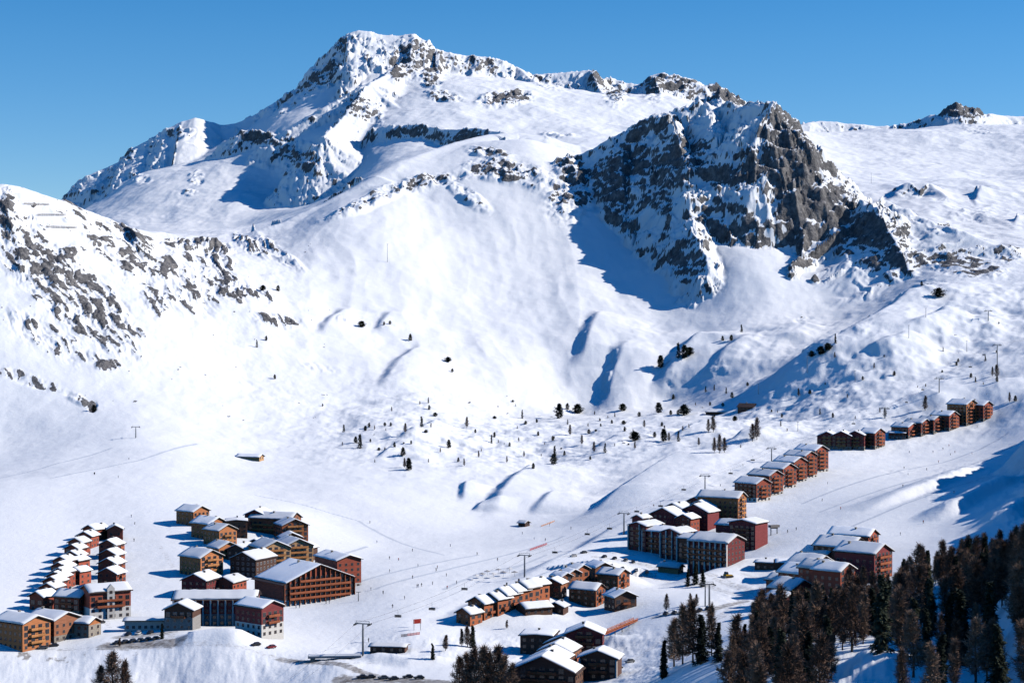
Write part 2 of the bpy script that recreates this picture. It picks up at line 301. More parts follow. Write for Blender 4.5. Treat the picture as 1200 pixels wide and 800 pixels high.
for cx_, cy_, rx, ry, ang, st, d0, d1 in ROCK:
    a = math.radians(ang); c, s = math.cos(a), math.sin(a); R = max(rx, ry)*1.6
    j0, j1 = np.searchsorted(rows, [d0, d1]); i0, i1 = np.searchsorted(cols, [cx_-R, cx_+R]); sl = (slice(j0, j1), slice(i0, i1))
    dx, dy = PX[sl]-cx_, PY[sl]-cy_
    q = np.hypot((dx*c+dy*s)/rx, (-dx*s+dy*c)/ry)
    paint[sl] = np.maximum(paint[sl], st*(1-sstep(0.45, 1.45, q)))
far = sstep(1500, 2000, DD)
V = Z+0.35*DD                                        # height-like coordinate for noise on faces
n_big = fbm(XX/70.0, V/55.0, 4, 201)
n_fin = fbm(XX/16.0, V/11.0, 4, 211, 0.62)
ca, sa = math.cos(math.radians(40)), math.sin(math.radians(40))
n_str = fbm((XX*ca-Z*sa)/24.0+0.6*n_big, (XX*sa+Z*ca)/5.0+0.8*n_big, 4, 221, 0.6)*1.35
left = sstep(420, 300, PX)*sstep(2900, 2500, DD)
n_mix = n_fin*(1-left)+(0.85*n_str+0.25*n_fin)*left
rock = (0.34-0.14*sstep(3000, 3400, DD))*sstep(0.85, 1.5, SL)*far+paint*(1+0.22*left)+0.34*n_big*(paint+0.5*sstep(.5, 1., SL)+0.12*far)+(0.62+0.85*left)*n_mix*np.clip(paint*1.6+sstep(.45, .9, SL)+0.10*far, 0, 1)

# crags
crag = sstep(0.1, 0.6, paint+0.8*sstep(0.6, 1.1, SL)*far)
amp = 1.0+sstep(2100, 2600, DD)*1.0+sstep(3000, 3800, DD)*1.0
Z = Z+crag*amp*(7.0*(ridged(XX/42.0, V/42.0, 5, 231, 0.55)-0.55)+2.0*n_fin)
mid = sstep(2150, 2300, DD)*sstep(2750, 2600, DD)*crag
Z = Z+mid*(22.0*(ridged(XX/95.0+.4*n_big, V/120.0, 4, 233, .5)-.55)+7.0*fbm(XX/30.0, V/22.0, 4, 234))
Z = Z+left*sstep(1650, 1850, DD)*(3.2*n_str*sstep(.05, .4, paint)+.3*n_str)
# spurs and gullies of the high massif and of the big white face
hi = sstep(2850, 3300, DD)
wpx = 60*fbm(XX/300.0, DD/300.0, 3, 301)
Z = Z+hi*(13.0*(ridged((XX+wpx)/330.0, (DD+wpx)/420.0, 5, 311, .52)-.55)+2.5*(ridged((XX-wpx)/110.0, DD/150.0, 4, 321, .55)-.5))
face = sstep(1780, 2000, DD)*sstep(2650, 2400, DD)*sstep(960, 760, PX)
Z = Z+face*(7.0*(ridged((XX+.1*(DD-2200)+wpx*.5)/190.0, DD/1100.0, 4, 331, .5)-.55)+1.3*fbm(XX/50.0, DD/120.0, 3, 341))
rs2 = sstep(2250, 2400, DD)*sstep(3300, 3000, DD)*sstep(975, 1010, PX)
Z = Z+rs2*(9.0*(ridged((XX+wpx*.5)/170.0, DD/210.0, 4, 353, .52)-.5)+2.0*fbm(XX/40.0, DD/50.0, 3, 354))
rs = sstep(1450, 1600, DD)*sstep(2300, 2000, DD)*sstep(800, 900, PX)
Z = Z+rs*(4.0*(ridged((XX-.5*DD)/90.0, (DD+.4*XX)/220.0, 4, 351, .5)-.5)+1.5*fbm(XX/30.0, DD/40.0, 3, 352))
# wind and snow relief
calm = sstep(1250, 1700, DD)
Z = Z+calm*(7.0*fbm(XX/260.0, DD/260.0, 3, 241)+2.2*fbm(XX/70.0, DD/90.0, 4, 251))*(0.35+0.65*sstep(1500, 2100, DD))
Z = Z+(0.25+.5*sstep(1150, 1500, DD))*fbm(XX/28.0, DD/28.0, 4, 261)+0.09*fbm(XX/6.0, DD/6.0, 3, 271)*sstep(2600, 1500, DD)
ROUGH = [(600,765,100,14,1.0),(735,772,75,32,1.0),(200,782,230,24,.8),(560,752,70,9,.8),(1150,570,70,30,1.0),(1190,600,30,22,1.0),(1050,540,60,16,.5),(640,750,60,8,.8),(455,760,60,16,.6),(1100,700,90,30,1.0),(1020,785,60,26,1.2),(880,700,40,20,.6)]
rough = np.zeros_like(Z)
for cx_, cy_, rx, ry, st in ROUGH:
    j0, j1 = np.searchsorted(rows, [380, 1400]); sl = (slice(j0, j1), slice(*np.searchsorted(cols, [cx_-rx*1.5, cx_+rx*1.5])))
    q = np.hypot((PX[sl]-cx_)/rx, (PY[sl]-cy_)/ry); rough[sl] = np.maximum(rough[sl], st*(1-sstep(.6, 1.4, q)))
Z = Z+rough*(.55*fbm(XX/5.0, DD/9.0, 4, 361, .6)+.9*(ridged(XX/14.0, DD/30.0, 3, 362)-.5))
knoll = np.exp(-((PX-600)/260.0)**2)*np.exp(-((DD-1680)/190.0)**2)+0.7*np.exp(-((PX-960)/120.0)**2)*np.exp(-((DD-1700)/160.0)**2)
Z = Z+knoll*(7.5*fbm(XX/60.0, DD/60.0, 4, 281)+4.0*(ridged(XX/34.0, DD/40.0, 4, 291)-.5))
left_talus = left*sstep(1500, 1800, DD)
Z = Z+left_talus*1.2*fbm(XX/30.0, DD/40.0, 4, 301)

# snow holds on the flatter ledges, rock shows where the fine relief is steep
gx2, gy2 = slopes(Z); SF = np.hypot(gx2, gy2)
rock = rock+0.5*(sstep(0.7, 1.6, SF)-0.45)*np.clip(far*sstep(.35, .8, SL)+paint, 0, 1)
rock = rock+0.30*n_big*sstep(.6, 1., SL)*far
for cx_, cy_, rx, ry, ang, st in [(845,152,40,26,10,.5),(875,160,14,24,0,.3),(842,238,46,16,0,.45),(794,248,9,34,0,.6),(690,268,36,16,30,.4),(760,262,20,20,0,.35),(690,190,30,8,-20,.3),(765,165,10,22,20,.35),(745,235,10,25,0,.3),(965,178,6,20,-20,.3),(930,190,8,12,0,.35)]:
    a = math.radians(ang); c, s_ = math.cos(a), math.sin(a); R = max(rx, ry)*1.5
    j0, j1 = np.searchsorted(rows, [2150, 2720]); i0, i1 = np.searchsorted(cols, [cx_-R, cx_+R]); sl = (slice(j0, j1), slice(i0, i1))
    dx, dy = PX[sl]-cx_, PY[sl]-cy_
    q = np.hypot((dx*c+dy*s_)/rx, (-dx*s_+dy*c)/ry)+0.5*n_fin[sl]
    rock[sl] -= st*(1-sstep(0.4, 1.3, q))
spk = fbm(XX/9.0, V/7.0, 3, 411, .6); spk2 = fbm(XX/120.0, DD/120.0, 3, 412)
reg = sstep(1560, 1700, DD)*sstep(2650, 2450, DD)*(0.6+0.4*sstep(500, 300, PX))*sstep(880, 600, PX)+sstep(1480, 1600, DD)*sstep(2000, 1850, DD)*sstep(480, 600, PX)*.8+sstep(1900,2000,DD)*sstep(2450,2300,DD)*sstep(980,1040,PX)
rock = np.maximum(rock, .62*sstep(.50, .62, spk+.22*spk2)*np.clip(reg, 0, 1))
rk = sstep(0.36, 0.60, rock)

def build_terrain(name, j0, j1, mat, nrm):
    nr = j1-j0; nc = len(cols)
    co = np.stack([XX[j0:j1], DD[j0:j1], Z[j0:j1]], -1).reshape(-1, 3).astype(np.float32)
    idx = np.arange(nr*nc).reshape(nr, nc)
    q = np.stack([idx[:-1, :-1], idx[:-1, 1:], idx[1:, 1:], idx[1:, :-1]], -1).reshape(-1, 4).astype(np.int32)
    me = bpy.data.meshes.new(name)
    me.vertices.add(len(co)); me.vertices.foreach_set('co', co.ravel())
    me.loops.add(q.size); me.loops.foreach_set('vertex_index', q.ravel())
    me.polygons.add(len(q)); me.polygons.foreach_set('loop_start', np.arange(0, q.size, 4, dtype=np.int32))
    me.polygons.foreach_set('use_smooth', np.ones(len(q), bool))
    me.update()
    at = me.attributes.new('rock', 'FLOAT', 'POINT'); at.data.foreach_set('value', rk[j0:j1].astype(np.float32).ravel())
    at = me.attributes.new('dirt', 'FLOAT', 'POINT'); at.data.foreach_set('value', dirt[j0:j1].astype(np.float32).ravel())
    at = me.attributes.new('groom', 'FLOAT', 'POINT'); at.data.foreach_set('value', groom[j0:j1].astype(np.float32).ravel())
    me.materials.append(mat)
    o = bpy.data.objects.new(name, me); coll.objects.link(o); o['kind'] = 'structure'
    return o
# ------------------------------------------------------------------ materials
def new_mat(name):
    m = bpy.data.materials.new(name); m.use_nodes = True; nt = m.node_tree
    for n in list(nt.nodes): nt.nodes.remove(n)
    out = nt.nodes.new('ShaderNodeOutputMaterial'); bs = nt.nodes.new('ShaderNodeBsdfPrincipled')
    nt.links.new(bs.outputs[0], out.inputs[0]); bs.inputs['Specular IOR Level'].default_value = 0.2
    return m, nt, bs
def nd(nt, t, **kw):
    n = nt.nodes.new(t)
    for k, v in kw.items(): setattr(n, k, v)
    return n
def noise_node(nt, vec, scale, detail=4, rough=0.55):
    n = nd(nt, 'ShaderNodeTexNoise'); n.inputs['Scale'].default_value = scale; n.inputs['Detail'].default_value = detail; n.inputs['Roughness'].default_value = rough
    nt.links.new(vec, n.inputs['Vector']); return n.outputs['Fac']
def ramp(nt, fac, stops):
    r = nd(nt, 'ShaderNodeValToRGB'); e = r.color_ramp.elements
    while len(e) < len(stops): e.new(0.5)
    for el, (p, c) in zip(e, stops): el.position = p; el.color = (*c, 1) if len(c) == 3 else c
    nt.links.new(fac, r.inputs[0]); return r.outputs[0]
def mathn(nt, op, a, b=None, c=None, clamp=False):
    n = nd(nt, 'ShaderNodeMath', operation=op, use_clamp=clamp)
    for i, v in enumerate((a, b, c)):
        if v is None: continue
        if hasattr(v, 'links'): nt.links.new(v, n.inputs[i])
        else: n.inputs[i].default_value = v
    return n.outputs[0]
def mixc(nt, fac, a, b):
    n = nd(nt, 'ShaderNodeMix', data_type='RGBA')
    for i, v in ((0, fac), (6, a), (7, b)):
        if hasattr(v, 'links'): nt.links.new(v, n.inputs[i])
        else: n.inputs[i].default_value = v if i == 0 else (*v, 1)
    return n.outputs[2]
def maprange(nt, v, a, b, c=0.0, d=1.0):
    n = nd(nt, 'ShaderNodeMapRange', interpolation_type='SMOOTHSTEP'); nt.links.new(v, n.inputs[0])
    for i, x in enumerate((a, b, c, d)): n.inputs[i+1].default_value = x
    return n.outputs[0]
SNOW = (0.95, 0.955, 0.96)
def terrain_mat():
    m, nt, bs = new_mat('snow_and_rock')
    geo = nd(nt, 'ShaderNodeNewGeometry'); pos = geo.outputs['Position']
    at = nd(nt, 'ShaderNodeAttribute', attribute_name='rock').outputs['Fac']
    gm = nd(nt, 'ShaderNodeAttribute', attribute_name='groom').outputs['Fac']
    n1 = noise_node(nt, pos, 0.22, 6, 0.65); n2 = noise_node(nt, pos, 0.05, 4)
    f = mathn(nt, 'ADD', at, mathn(nt, 'MULTIPLY', mathn(nt, 'SUBTRACT', n1, 0.5), 0.9))
    cover = maprange(nt, f, 0.42, 0.62)
    has = maprange(nt, at, 0.02, 0.2)
    cover = mathn(nt, 'MULTIPLY', cover, has)
    vmp = nd(nt, 'ShaderNodeMapping'); nt.links.new(pos, vmp.inputs[0]); vmp.inputs['Scale'].default_value = (0.16, 0.16, 0.045)
    n3 = mathn(nt, 'ADD', mathn(nt, 'MULTIPLY', noise_node(nt, pos, 0.13, 8, 0.68), 0.5), mathn(nt, 'MULTIPLY', noise_node(nt, vmp.outputs[0], 1.0, 6, 0.7), 0.5))
    rockc = ramp(nt, n3, [(0.34, (0.05, 0.05, 0.054)), (0.5, (0.165, 0.158, 0.157)), (0.66, (0.38, 0.355, 0.335))])
    snowv = noise_node(nt, pos, 0.012, 5, 0.6)
    snowc = ramp(nt, snowv, [(0.3, (0.925, 0.935, 0.945)), (0.65, SNOW)])
    # groomed, skied-out snow is a little duller with fine tracks
    gsc = nd(nt, 'ShaderNodeMapping'); nt.links.new(pos, gsc.inputs[0]); gsc.inputs['Scale'].default_value = (0.05, 0.012, 0.05); gsc.inputs['Rotation'].default_value = (0, 0, 0.7)
    tr = noise_node(nt, gsc.outputs[0], 3.0, 6, 0.7)
    dull = ramp(nt, tr, [(0.35, (0.78,0.80,0.83)), (0.6, (0.89, 0.9, 0.915))])
    snowc = mixc(nt, mathn(nt, 'MULTIPLY', gm, 0.9, clamp=True), snowc, dull)
    snowc = mixc(nt, maprange(nt, gm, 1.0, 1.55, 0.0, 0.8), snowc, (0.60, 0.64, 0.70))
    dt = nd(nt, 'ShaderNodeAttribute', attribute_name='dirt').outputs['Fac']
    dn = noise_node(nt, pos, 0.5, 5, 0.65)
    df = maprange(nt, mathn(nt, 'ADD', dt, mathn(nt, 'MULTIPLY', mathn(nt, 'SUBTRACT', dn, 0.5), 1.1)), 0.35, 0.85)
    df = mathn(nt, 'MULTIPLY', df, maprange(nt, dt, 0.03, 0.25))
    dirtc = ramp(nt, noise_node(nt, pos, 0.3, 4), [(0.35, (0.20, 0.175, 0.155)), (0.65, (0.45, 0.43, 0.41))])
    snowc = mixc(nt, df, snowc, dirtc)
    col = mixc(nt, cover, snowc, rockc)
    nt.links.new(col, bs.inputs['Base Color']); bs.inputs['Roughness'].default_value = 0.75
    bs.inputs['Specular IOR Level'].default_value = 0.12
    bn = noise_node(nt, pos, 0.35, 5, 0.6); bn2 = noise_node(nt, pos, 1.2, 3, 0.6)
    h = mathn(nt, 'ADD', mathn(nt, 'MULTIPLY', bn, 0.5), mathn(nt, 'MULTIPLY', bn2, 0.14))
    h = mathn(nt, 'MULTIPLY', h, mathn(nt, 'ADD', mathn(nt, 'MULTIPLY', cover, 5.0), 0.55))
    bp = nd(nt, 'ShaderNodeBump'); bp.inputs['Strength'].default_value = 0.9; bp.inputs['Distance'].default_value = 1.0
    nt.links.new(h, bp.inputs['Height']); nt.links.new(bp.outputs[0], bs.inputs['Normal'])
    return m
SKY_HUE, SKY_SAT, SKY_STR = 0.497, 1.38, 0.125
# pistes, tracks, roads and trodden ground, kept on the ground itself
groom = np.zeros_like(Z); dirt = np.zeros_like(Z)
hitg = make_hit(Z)
def stripe(arr, pix, w, st, soft=.5, seed=0):
    pts = []
    for x, y in pix:
        D = hitg(x, y); pts.append(((x-CX)/FPX*D, D, 0))
    sl, d, side, _, arc, X, Y = polydist(pts, w*2+6)
    d = d*(1+.3*fbm(X/12.0, Y/12.0, 3, seed))
    arr[sl] = np.maximum(arr[sl], st*(1-sstep(w*(1-soft), w*(1+soft), d)))
stripe(groom, [(1200,535),(1100,560),(1000,590),(920,620),(860,645)], 34, 1.0)
stripe(groom, [(1100,480),(960,520),(860,560),(760,605),(680,635),(600,660),(500,690),(430,720)], 24, 1.0)
stripe(groom, [(640,615),(540,640),(470,665),(430,700)], 40, .9)
stripe(groom, [(0,560),(110,545),(160,530),(120,600),(170,660),(190,700)], 22, .8)
stripe(groom, [(300,560),(380,590),(450,620),(520,640)], 30, .8)
stripe(groom, [(1200,400),(1080,440),(960,480),(880,500)], 22, .8)
for k, pl in enumerate([[(660,628),(600,648),(520,668),(440,690)],[(610,662),(560,672),(520,690)],[(640,650),(585,672)],[(560,650),(470,668),(400,690)],[(1190,520),(1080,560),(960,600)],[(1180,508),(1060,550),(940,590)],[(1150,560),(1060,590),(980,625)],[(230,520),(160,540),(60,560)],[(130,525),(60,545),(0,560)],[(430,640),(360,670),(330,690)],[(300,580),(420,610),(520,650)]]):
    stripe(groom, pl, 1.6, 1.6, seed=k)
stripe(dirt, [(130,756),(180,754),(205,752)], 7, .8); stripe(dirt, [(145,746),(190,742)], 6, .7)
stripe(dirt, [(-10,762),(60,760),(130,757)], 2.5, .5)
stripe(dirt, [(200,757),(300,762),(400,777),(440,774)], 3, .45)
stripe(dirt, [(330,772),(380,776),(440,792),(520,798)], 3.5, .75); stripe(dirt, [(400,796),(470,797),(540,801)], 4.5, .85)
stripe(dirt, [(700,652),(760,662),(830,672),(880,690)], 5, .5); stripe(dirt, [(700,664),(760,672),(830,684),(870,700)], 4, .5)
stripe(dirt, [(770,722),(830,716),(870,705)], 4, .7); stripe(dirt, [(640,700),(690,690),(740,690)], 2.5, .4)
stripe(dirt, [(880,690),(860,712),(840,725)], 4, .5)
stripe(dirt, [(200,752),(212,716),(236,708),(262,704),(292,712)], 2.6, .5); stripe(dirt, [(188,640),(205,668),(250,684),(280,690)], 2.2, .42)
stripe(dirt, [(112,642),(108,665),(110,690),(128,735)], 2.2, .45); stripe(dirt, [(250,640),(290,645),(330,642)], 2.2, .42); stripe(dirt, [(870,672),(905,678),(930,672)], 3, .5)
stripe(dirt, [(690,792),(720,782),(752,768),(790,735)], 2.4, .45); stripe(dirt, [(740,650),(690,646),(660,652)], 3, .5)
for ex, ey, rx, ry, st in [(28,768,16,7,.9),(62,770,20,8,.8),(80,772,10,6,.9),(150,768,26,9,.6),(105,766,14,6,.5),(12,775,10,10,.5)]:
    j0, j1 = np.searchsorted(rows, [740, 860]); sl = (slice(j0, j1), slice(*np.searchsorted(cols, [ex-rx*1.6, ex+rx*1.6])))
    q = np.hypot((PX[sl]-ex)/rx, (HY-FPX*Z[sl]/DD[sl]-ey)/ry)
    dirt[sl] = np.maximum(dirt[sl], st*(1-sstep(.3, 1.3, q))*sstep(-.15, .25, fbm(XX[sl]/6.0, Z[sl]/2.0, 4, 401, .6)))
MT = terrain_mat()
terrain = build_terrain('snow_terrain', 0, len(rows), MT, None)
hit = make_hit(Z)
print('terrain', round(time.time()-T0, 1), Z.shape)
# ------------------------------------------------------------------ building kit
def simple(name, col, rough=0.7, var=0.25, scale=1.2, stretch=None, metal=0.0, spec=0.25):
    m, nt, bs = new_mat(name)
    tc = nd(nt, 'ShaderNodeTexCoord'); vec = tc.outputs['Object']
    if stretch:
        mp = nd(nt, 'ShaderNodeMapping'); nt.links.new(vec, mp.inputs[0]); mp.inputs['Scale'].default_value = stretch; vec = mp.outputs[0]
    oi = nd(nt, 'ShaderNodeObjectInfo')
    n = noise_node(nt, vec, scale, 5, 0.6)
    lo = tuple(c*(1-var) for c in col); hi = tuple(min(1, c*(1+var)) for c in col)
    c = ramp(nt, n, [(0.3, lo), (0.7, hi)])
    r = mathn(nt, 'MULTIPLY_ADD', oi.outputs['Random'], 0.35, 0.83)
    mx = nd(nt, 'ShaderNodeVectorMath', operation='SCALE'); nt.links.new(c, mx.inputs[0]); nt.links.new(r, mx.inputs['Scale'])
    nt.links.new(mx.outputs[0], bs.inputs['Base Color']); bs.inputs['Roughness'].default_value = rough; bs.inputs['Metallic'].default_value = metal
    bs.inputs['Specular IOR Level'].default_value = spec
    return m
PL = (0.35, 0.35, 2.2)
M = dict(
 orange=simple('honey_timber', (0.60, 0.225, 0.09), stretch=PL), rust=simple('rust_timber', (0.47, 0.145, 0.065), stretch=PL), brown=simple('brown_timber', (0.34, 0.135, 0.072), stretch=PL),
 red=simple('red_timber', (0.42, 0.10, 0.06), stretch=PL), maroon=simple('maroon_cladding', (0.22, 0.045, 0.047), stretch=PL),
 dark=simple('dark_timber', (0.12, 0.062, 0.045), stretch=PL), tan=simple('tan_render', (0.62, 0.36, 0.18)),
 white=simple('white_render', (0.75, 0.72, 0.68), var=.1), stone=simple('stone_masonry', (0.33, 0.29, 0.245), var=.45, scale=2.5), grey=simple('grey_concrete', (0.33, 0.31, 0.30)),
 snow=simple('roof_snow', (0.90, 0.91, 0.925), var=.03, scale=.5), roof=simple('roof_boards', (0.075, 0.05, 0.042)),
 glass=simple('window_glass', (0.028, 0.032, 0.045), rough=.15, var=.5, scale=.9, spec=.5), frame=simple('window_frame', (0.30, 0.20, 0.14)), wframe=simple('pale_window_frame', (0.6, 0.56, 0.52)),
 rail=simple('balcony_timber', (0.46, 0.14, 0.065), stretch=PL), orail=simple('honey_balcony_timber', (0.62, 0.27, 0.10), stretch=PL), metal=simple('galvanised_steel', (0.22, 0.23, 0.24), rough=.5, metal=.6), black=simple('black_paint', (0.02, 0.02, 0.022)),
 redfab=simple('red_fabric', (0.55, 0.05, 0.04)), blue=simple('blue_fabric', (0.05, 0.12, 0.35)), skin=simple('skin', (0.5, 0.33, 0.25)),
)
class MB:
    def __init__(self): self.v = []; self.f = []; self.m = []
    def add(self, vs, fs, m=0):
        o = len(self.v); self.v += [tuple(p) for p in vs]; self.f += [tuple(i+o for i in f) for f in fs]; self.m += [m]*len(fs); return self
    def box(self, x0, x1, y0, y1, z0, z1, m=0):
        return self.add([(x0,y0,z0),(x1,y0,z0),(x1,y1,z0),(x0,y1,z0),(x0,y0,z1),(x1,y0,z1),(x1,y1,z1),(x0,y1,z1)],
                        [(0,3,2,1),(4,5,6,7),(0,1,5,4),(1,2,6,5),(2,3,7,6),(3,0,4,7)], m)
    def tube(self, pts, rad, n=6, m=0, cap=True):
        pts = [Vector(p) for p in pts]; rad = rad if isinstance(rad, (list, tuple)) else [rad]*len(pts); vs = []; fs = []
        for i, p in enumerate(pts):
            d = (pts[min(i+1, len(pts)-1)]-pts[max(i-1, 0)]).normalized()
            a = d.cross(Vector((0, 0, 1))) if abs(d.z) < .95 else d.cross(Vector((1, 0, 0))); a.normalize(); b_ = d.cross(a)
            for k in range(n):
                t = 2*math.pi*k/n; vs.append(p+(a*math.cos(t)+b_*math.sin(t))*rad[i])
        for i in range(len(pts)-1):
            for k in range(n): fs.append((i*n+k, i*n+(k+1)%n, (i+1)*n+(k+1)%n, (i+1)*n+k))
        if cap: fs.append(tuple(range(n-1, -1, -1))); fs.append(tuple(range((len(pts)-1)*n, len(pts)*n)))
        return self.add(vs, fs, m)
    def prism(self, poly, y0, y1, m=0):                # poly in xz, extruded along y
        n = len(poly); vs = [(x, y0, z) for x, z in poly]+[(x, y1, z) for x, z in poly]
        return self.add(vs, [tuple(range(n)), tuple(range(2*n-1, n-1, -1))]+[(i, i+n, (i+1)%n+n, (i+1)%n) for i in range(n)], m)
    def mesh(self, name, mats, smooth=False):
        me = bpy.data.meshes.new(name); me.from_pydata(self.v, [], self.f)
        for m in mats: me.materials.append(m)
        me.polygons.foreach_set('material_index', self.m)
        if smooth: me.polygons.foreach_set('use_smooth', [True]*len(self.f))
        me.update(); bm = bmesh.new(); bm.from_mesh(me); bmesh.ops.recalc_face_normals(bm, faces=bm.faces); bm.to_mesh(me); bm.free()
        return me
    def build(self, name, mats, parent=None, smooth=False):
        return link(name, self.mesh(name, mats if isinstance(mats, (list, tuple)) else [mats], smooth), parent)
def link(name, me, parent=None, loc=None, rz=0.0):
    o = bpy.data.objects.new(name, me); coll.objects.link(o); o.parent = parent
    if loc is not None: o.location = loc
    if rz: o.rotation_euler = (0, 0, rz)
    return o
def thing(name, label, cat, loc=(0, 0, 0), rz=0.0, group=None):
    o = bpy.data.objects.new(name, None); coll.objects.link(o); o.location = loc; o.rotation_euler = (0, 0, rz)
    o['label'] = label; o['category'] = cat
    if group: o['group'] = group
    return o
def copy_thing(src, loc, rz=None, label=None, scale=None):
    r = src.copy(); coll.objects.link(r); r.location = loc
    if rz is not None: r.rotation_euler = (0, 0, rz)
    if label: r['label'] = label
    if scale: r.scale = (scale,)*3 if not isinstance(scale, tuple) else scale
    for ch in list(src.children):
        c = ch.copy(); coll.objects.link(c); c.parent = r
        for g in ch.children:
            d = g.copy(); coll.objects.link(d); d.parent = c
    return r
_cache = {}
def window_mesh(w, h, pale):
    k = ('w', round(w, 1), round(h, 1), pale)
    if k not in _cache:
        b_ = MB(); b_.box(-w/2, w/2, -0.07, 0.02, 0, h, 0)
        b_.box(-w/2+.1, -0.04, -0.085, -0.05, .1, h-.1, 1); b_.box(0.04, w/2-.1, -0.085, -0.05, .1, h-.1, 1)
        _cache[k] = b_.mesh('window', [M['wframe' if pale else 'frame'], M['glass']])
    return _cache[k]
def balcony_mesh(w, dep, honey):
    k = ('b', round(w, 1), dep, honey)
    if k not in _cache:
        b_ = MB(); b_.box(-w/2, w/2, -dep, 0, -0.18, 0, 0)
        b_.box(-w/2, w/2, -dep-.03, -dep+.05, 0.12, 0.95, 0); b_.box(-w/2-.02, -w/2+.06, -dep, 0, 0.12, 0.93, 0); b_.box(w/2-.06, w/2+.02, -dep, 0, 0.12, 0.93, 0)
        for i in range(3): x = -w/2+.1+i*(w-.2)/2; b_.box(x-.06, x+.06, -dep+.051, -dep+.14, 0, 1.0, 0)
        _cache[k] = b_.mesh('balcony', [M['orail' if honey else 'rail']])
    return _cache[k]
def snow_slab(w2, l2, zr, pitch, th, seed):
    """snow lying on a gable roof: rounded eaves and ridge, uneven thickness"""
    r = random.Random(seed); t = math.tan(pitch); n = max(6, int(l2*2/2.2))
    xs = [-w2, -w2-.10, -w2+.12, -w2+.55, -w2*.55, -w2*.2, -.35, 0, .35, w2*.2, w2*.55, w2-.55, w2-.12, w2+.10, w2]
    of = [0.02, th*.45, th*.85, th, th*1.08, th*1.05, th*1.0, th*.92, th*1.0, th*1.05, th*1.08, th, th*.85, th*.45, 0.02]
    vs = []; fs = []; m = len(xs)
    for j in range(n+1):
        y = -l2+2*l2*j/n; e = min(1, (min(j, n-j)+0.35)/1.0); j1 = 1+.4*(r.random()-.5)
        for i, x in enumerate(xs):
            xx = x+(r.random()-.5)*.34*(i in (0, 1, 2, 12, 13, 14)); k = of[i]*(0.35+.65*e if 0 < i < m-1 else 1)*j1*(1+.34*(r.random()-.5))
            yy = y+(0.12 if j == 0 else -0.12 if j == n else 0)*(1 if of[i] > th*.7 else 0)
            vs.append((xx, yy, zr-abs(xx)*t+k))
    for j in range(n):
        for i in range(m-1): a = j*m+i; fs.append((a, a+1, a+m+1, a+m))
    nt_ = len(vs)
    for j in range(n+1):
        for i, x in enumerate(xs): vs.append((max(-w2, min(w2, x)), -l2+2*l2*j/n, zr-min(abs(x), w2)*t+.004))
    for j in range(n):
        for i in range(m-1): a = nt_+j*m+i; fs.append((a+m, a+m+1, a+1, a))
    for j in (0, n):
        for i in range(m-1): a = j*m+i; fs.append((a, nt_+a, nt_+a+1, a+1))
    b_ = MB(); b_.add(vs, fs); return b_
NB = [0]
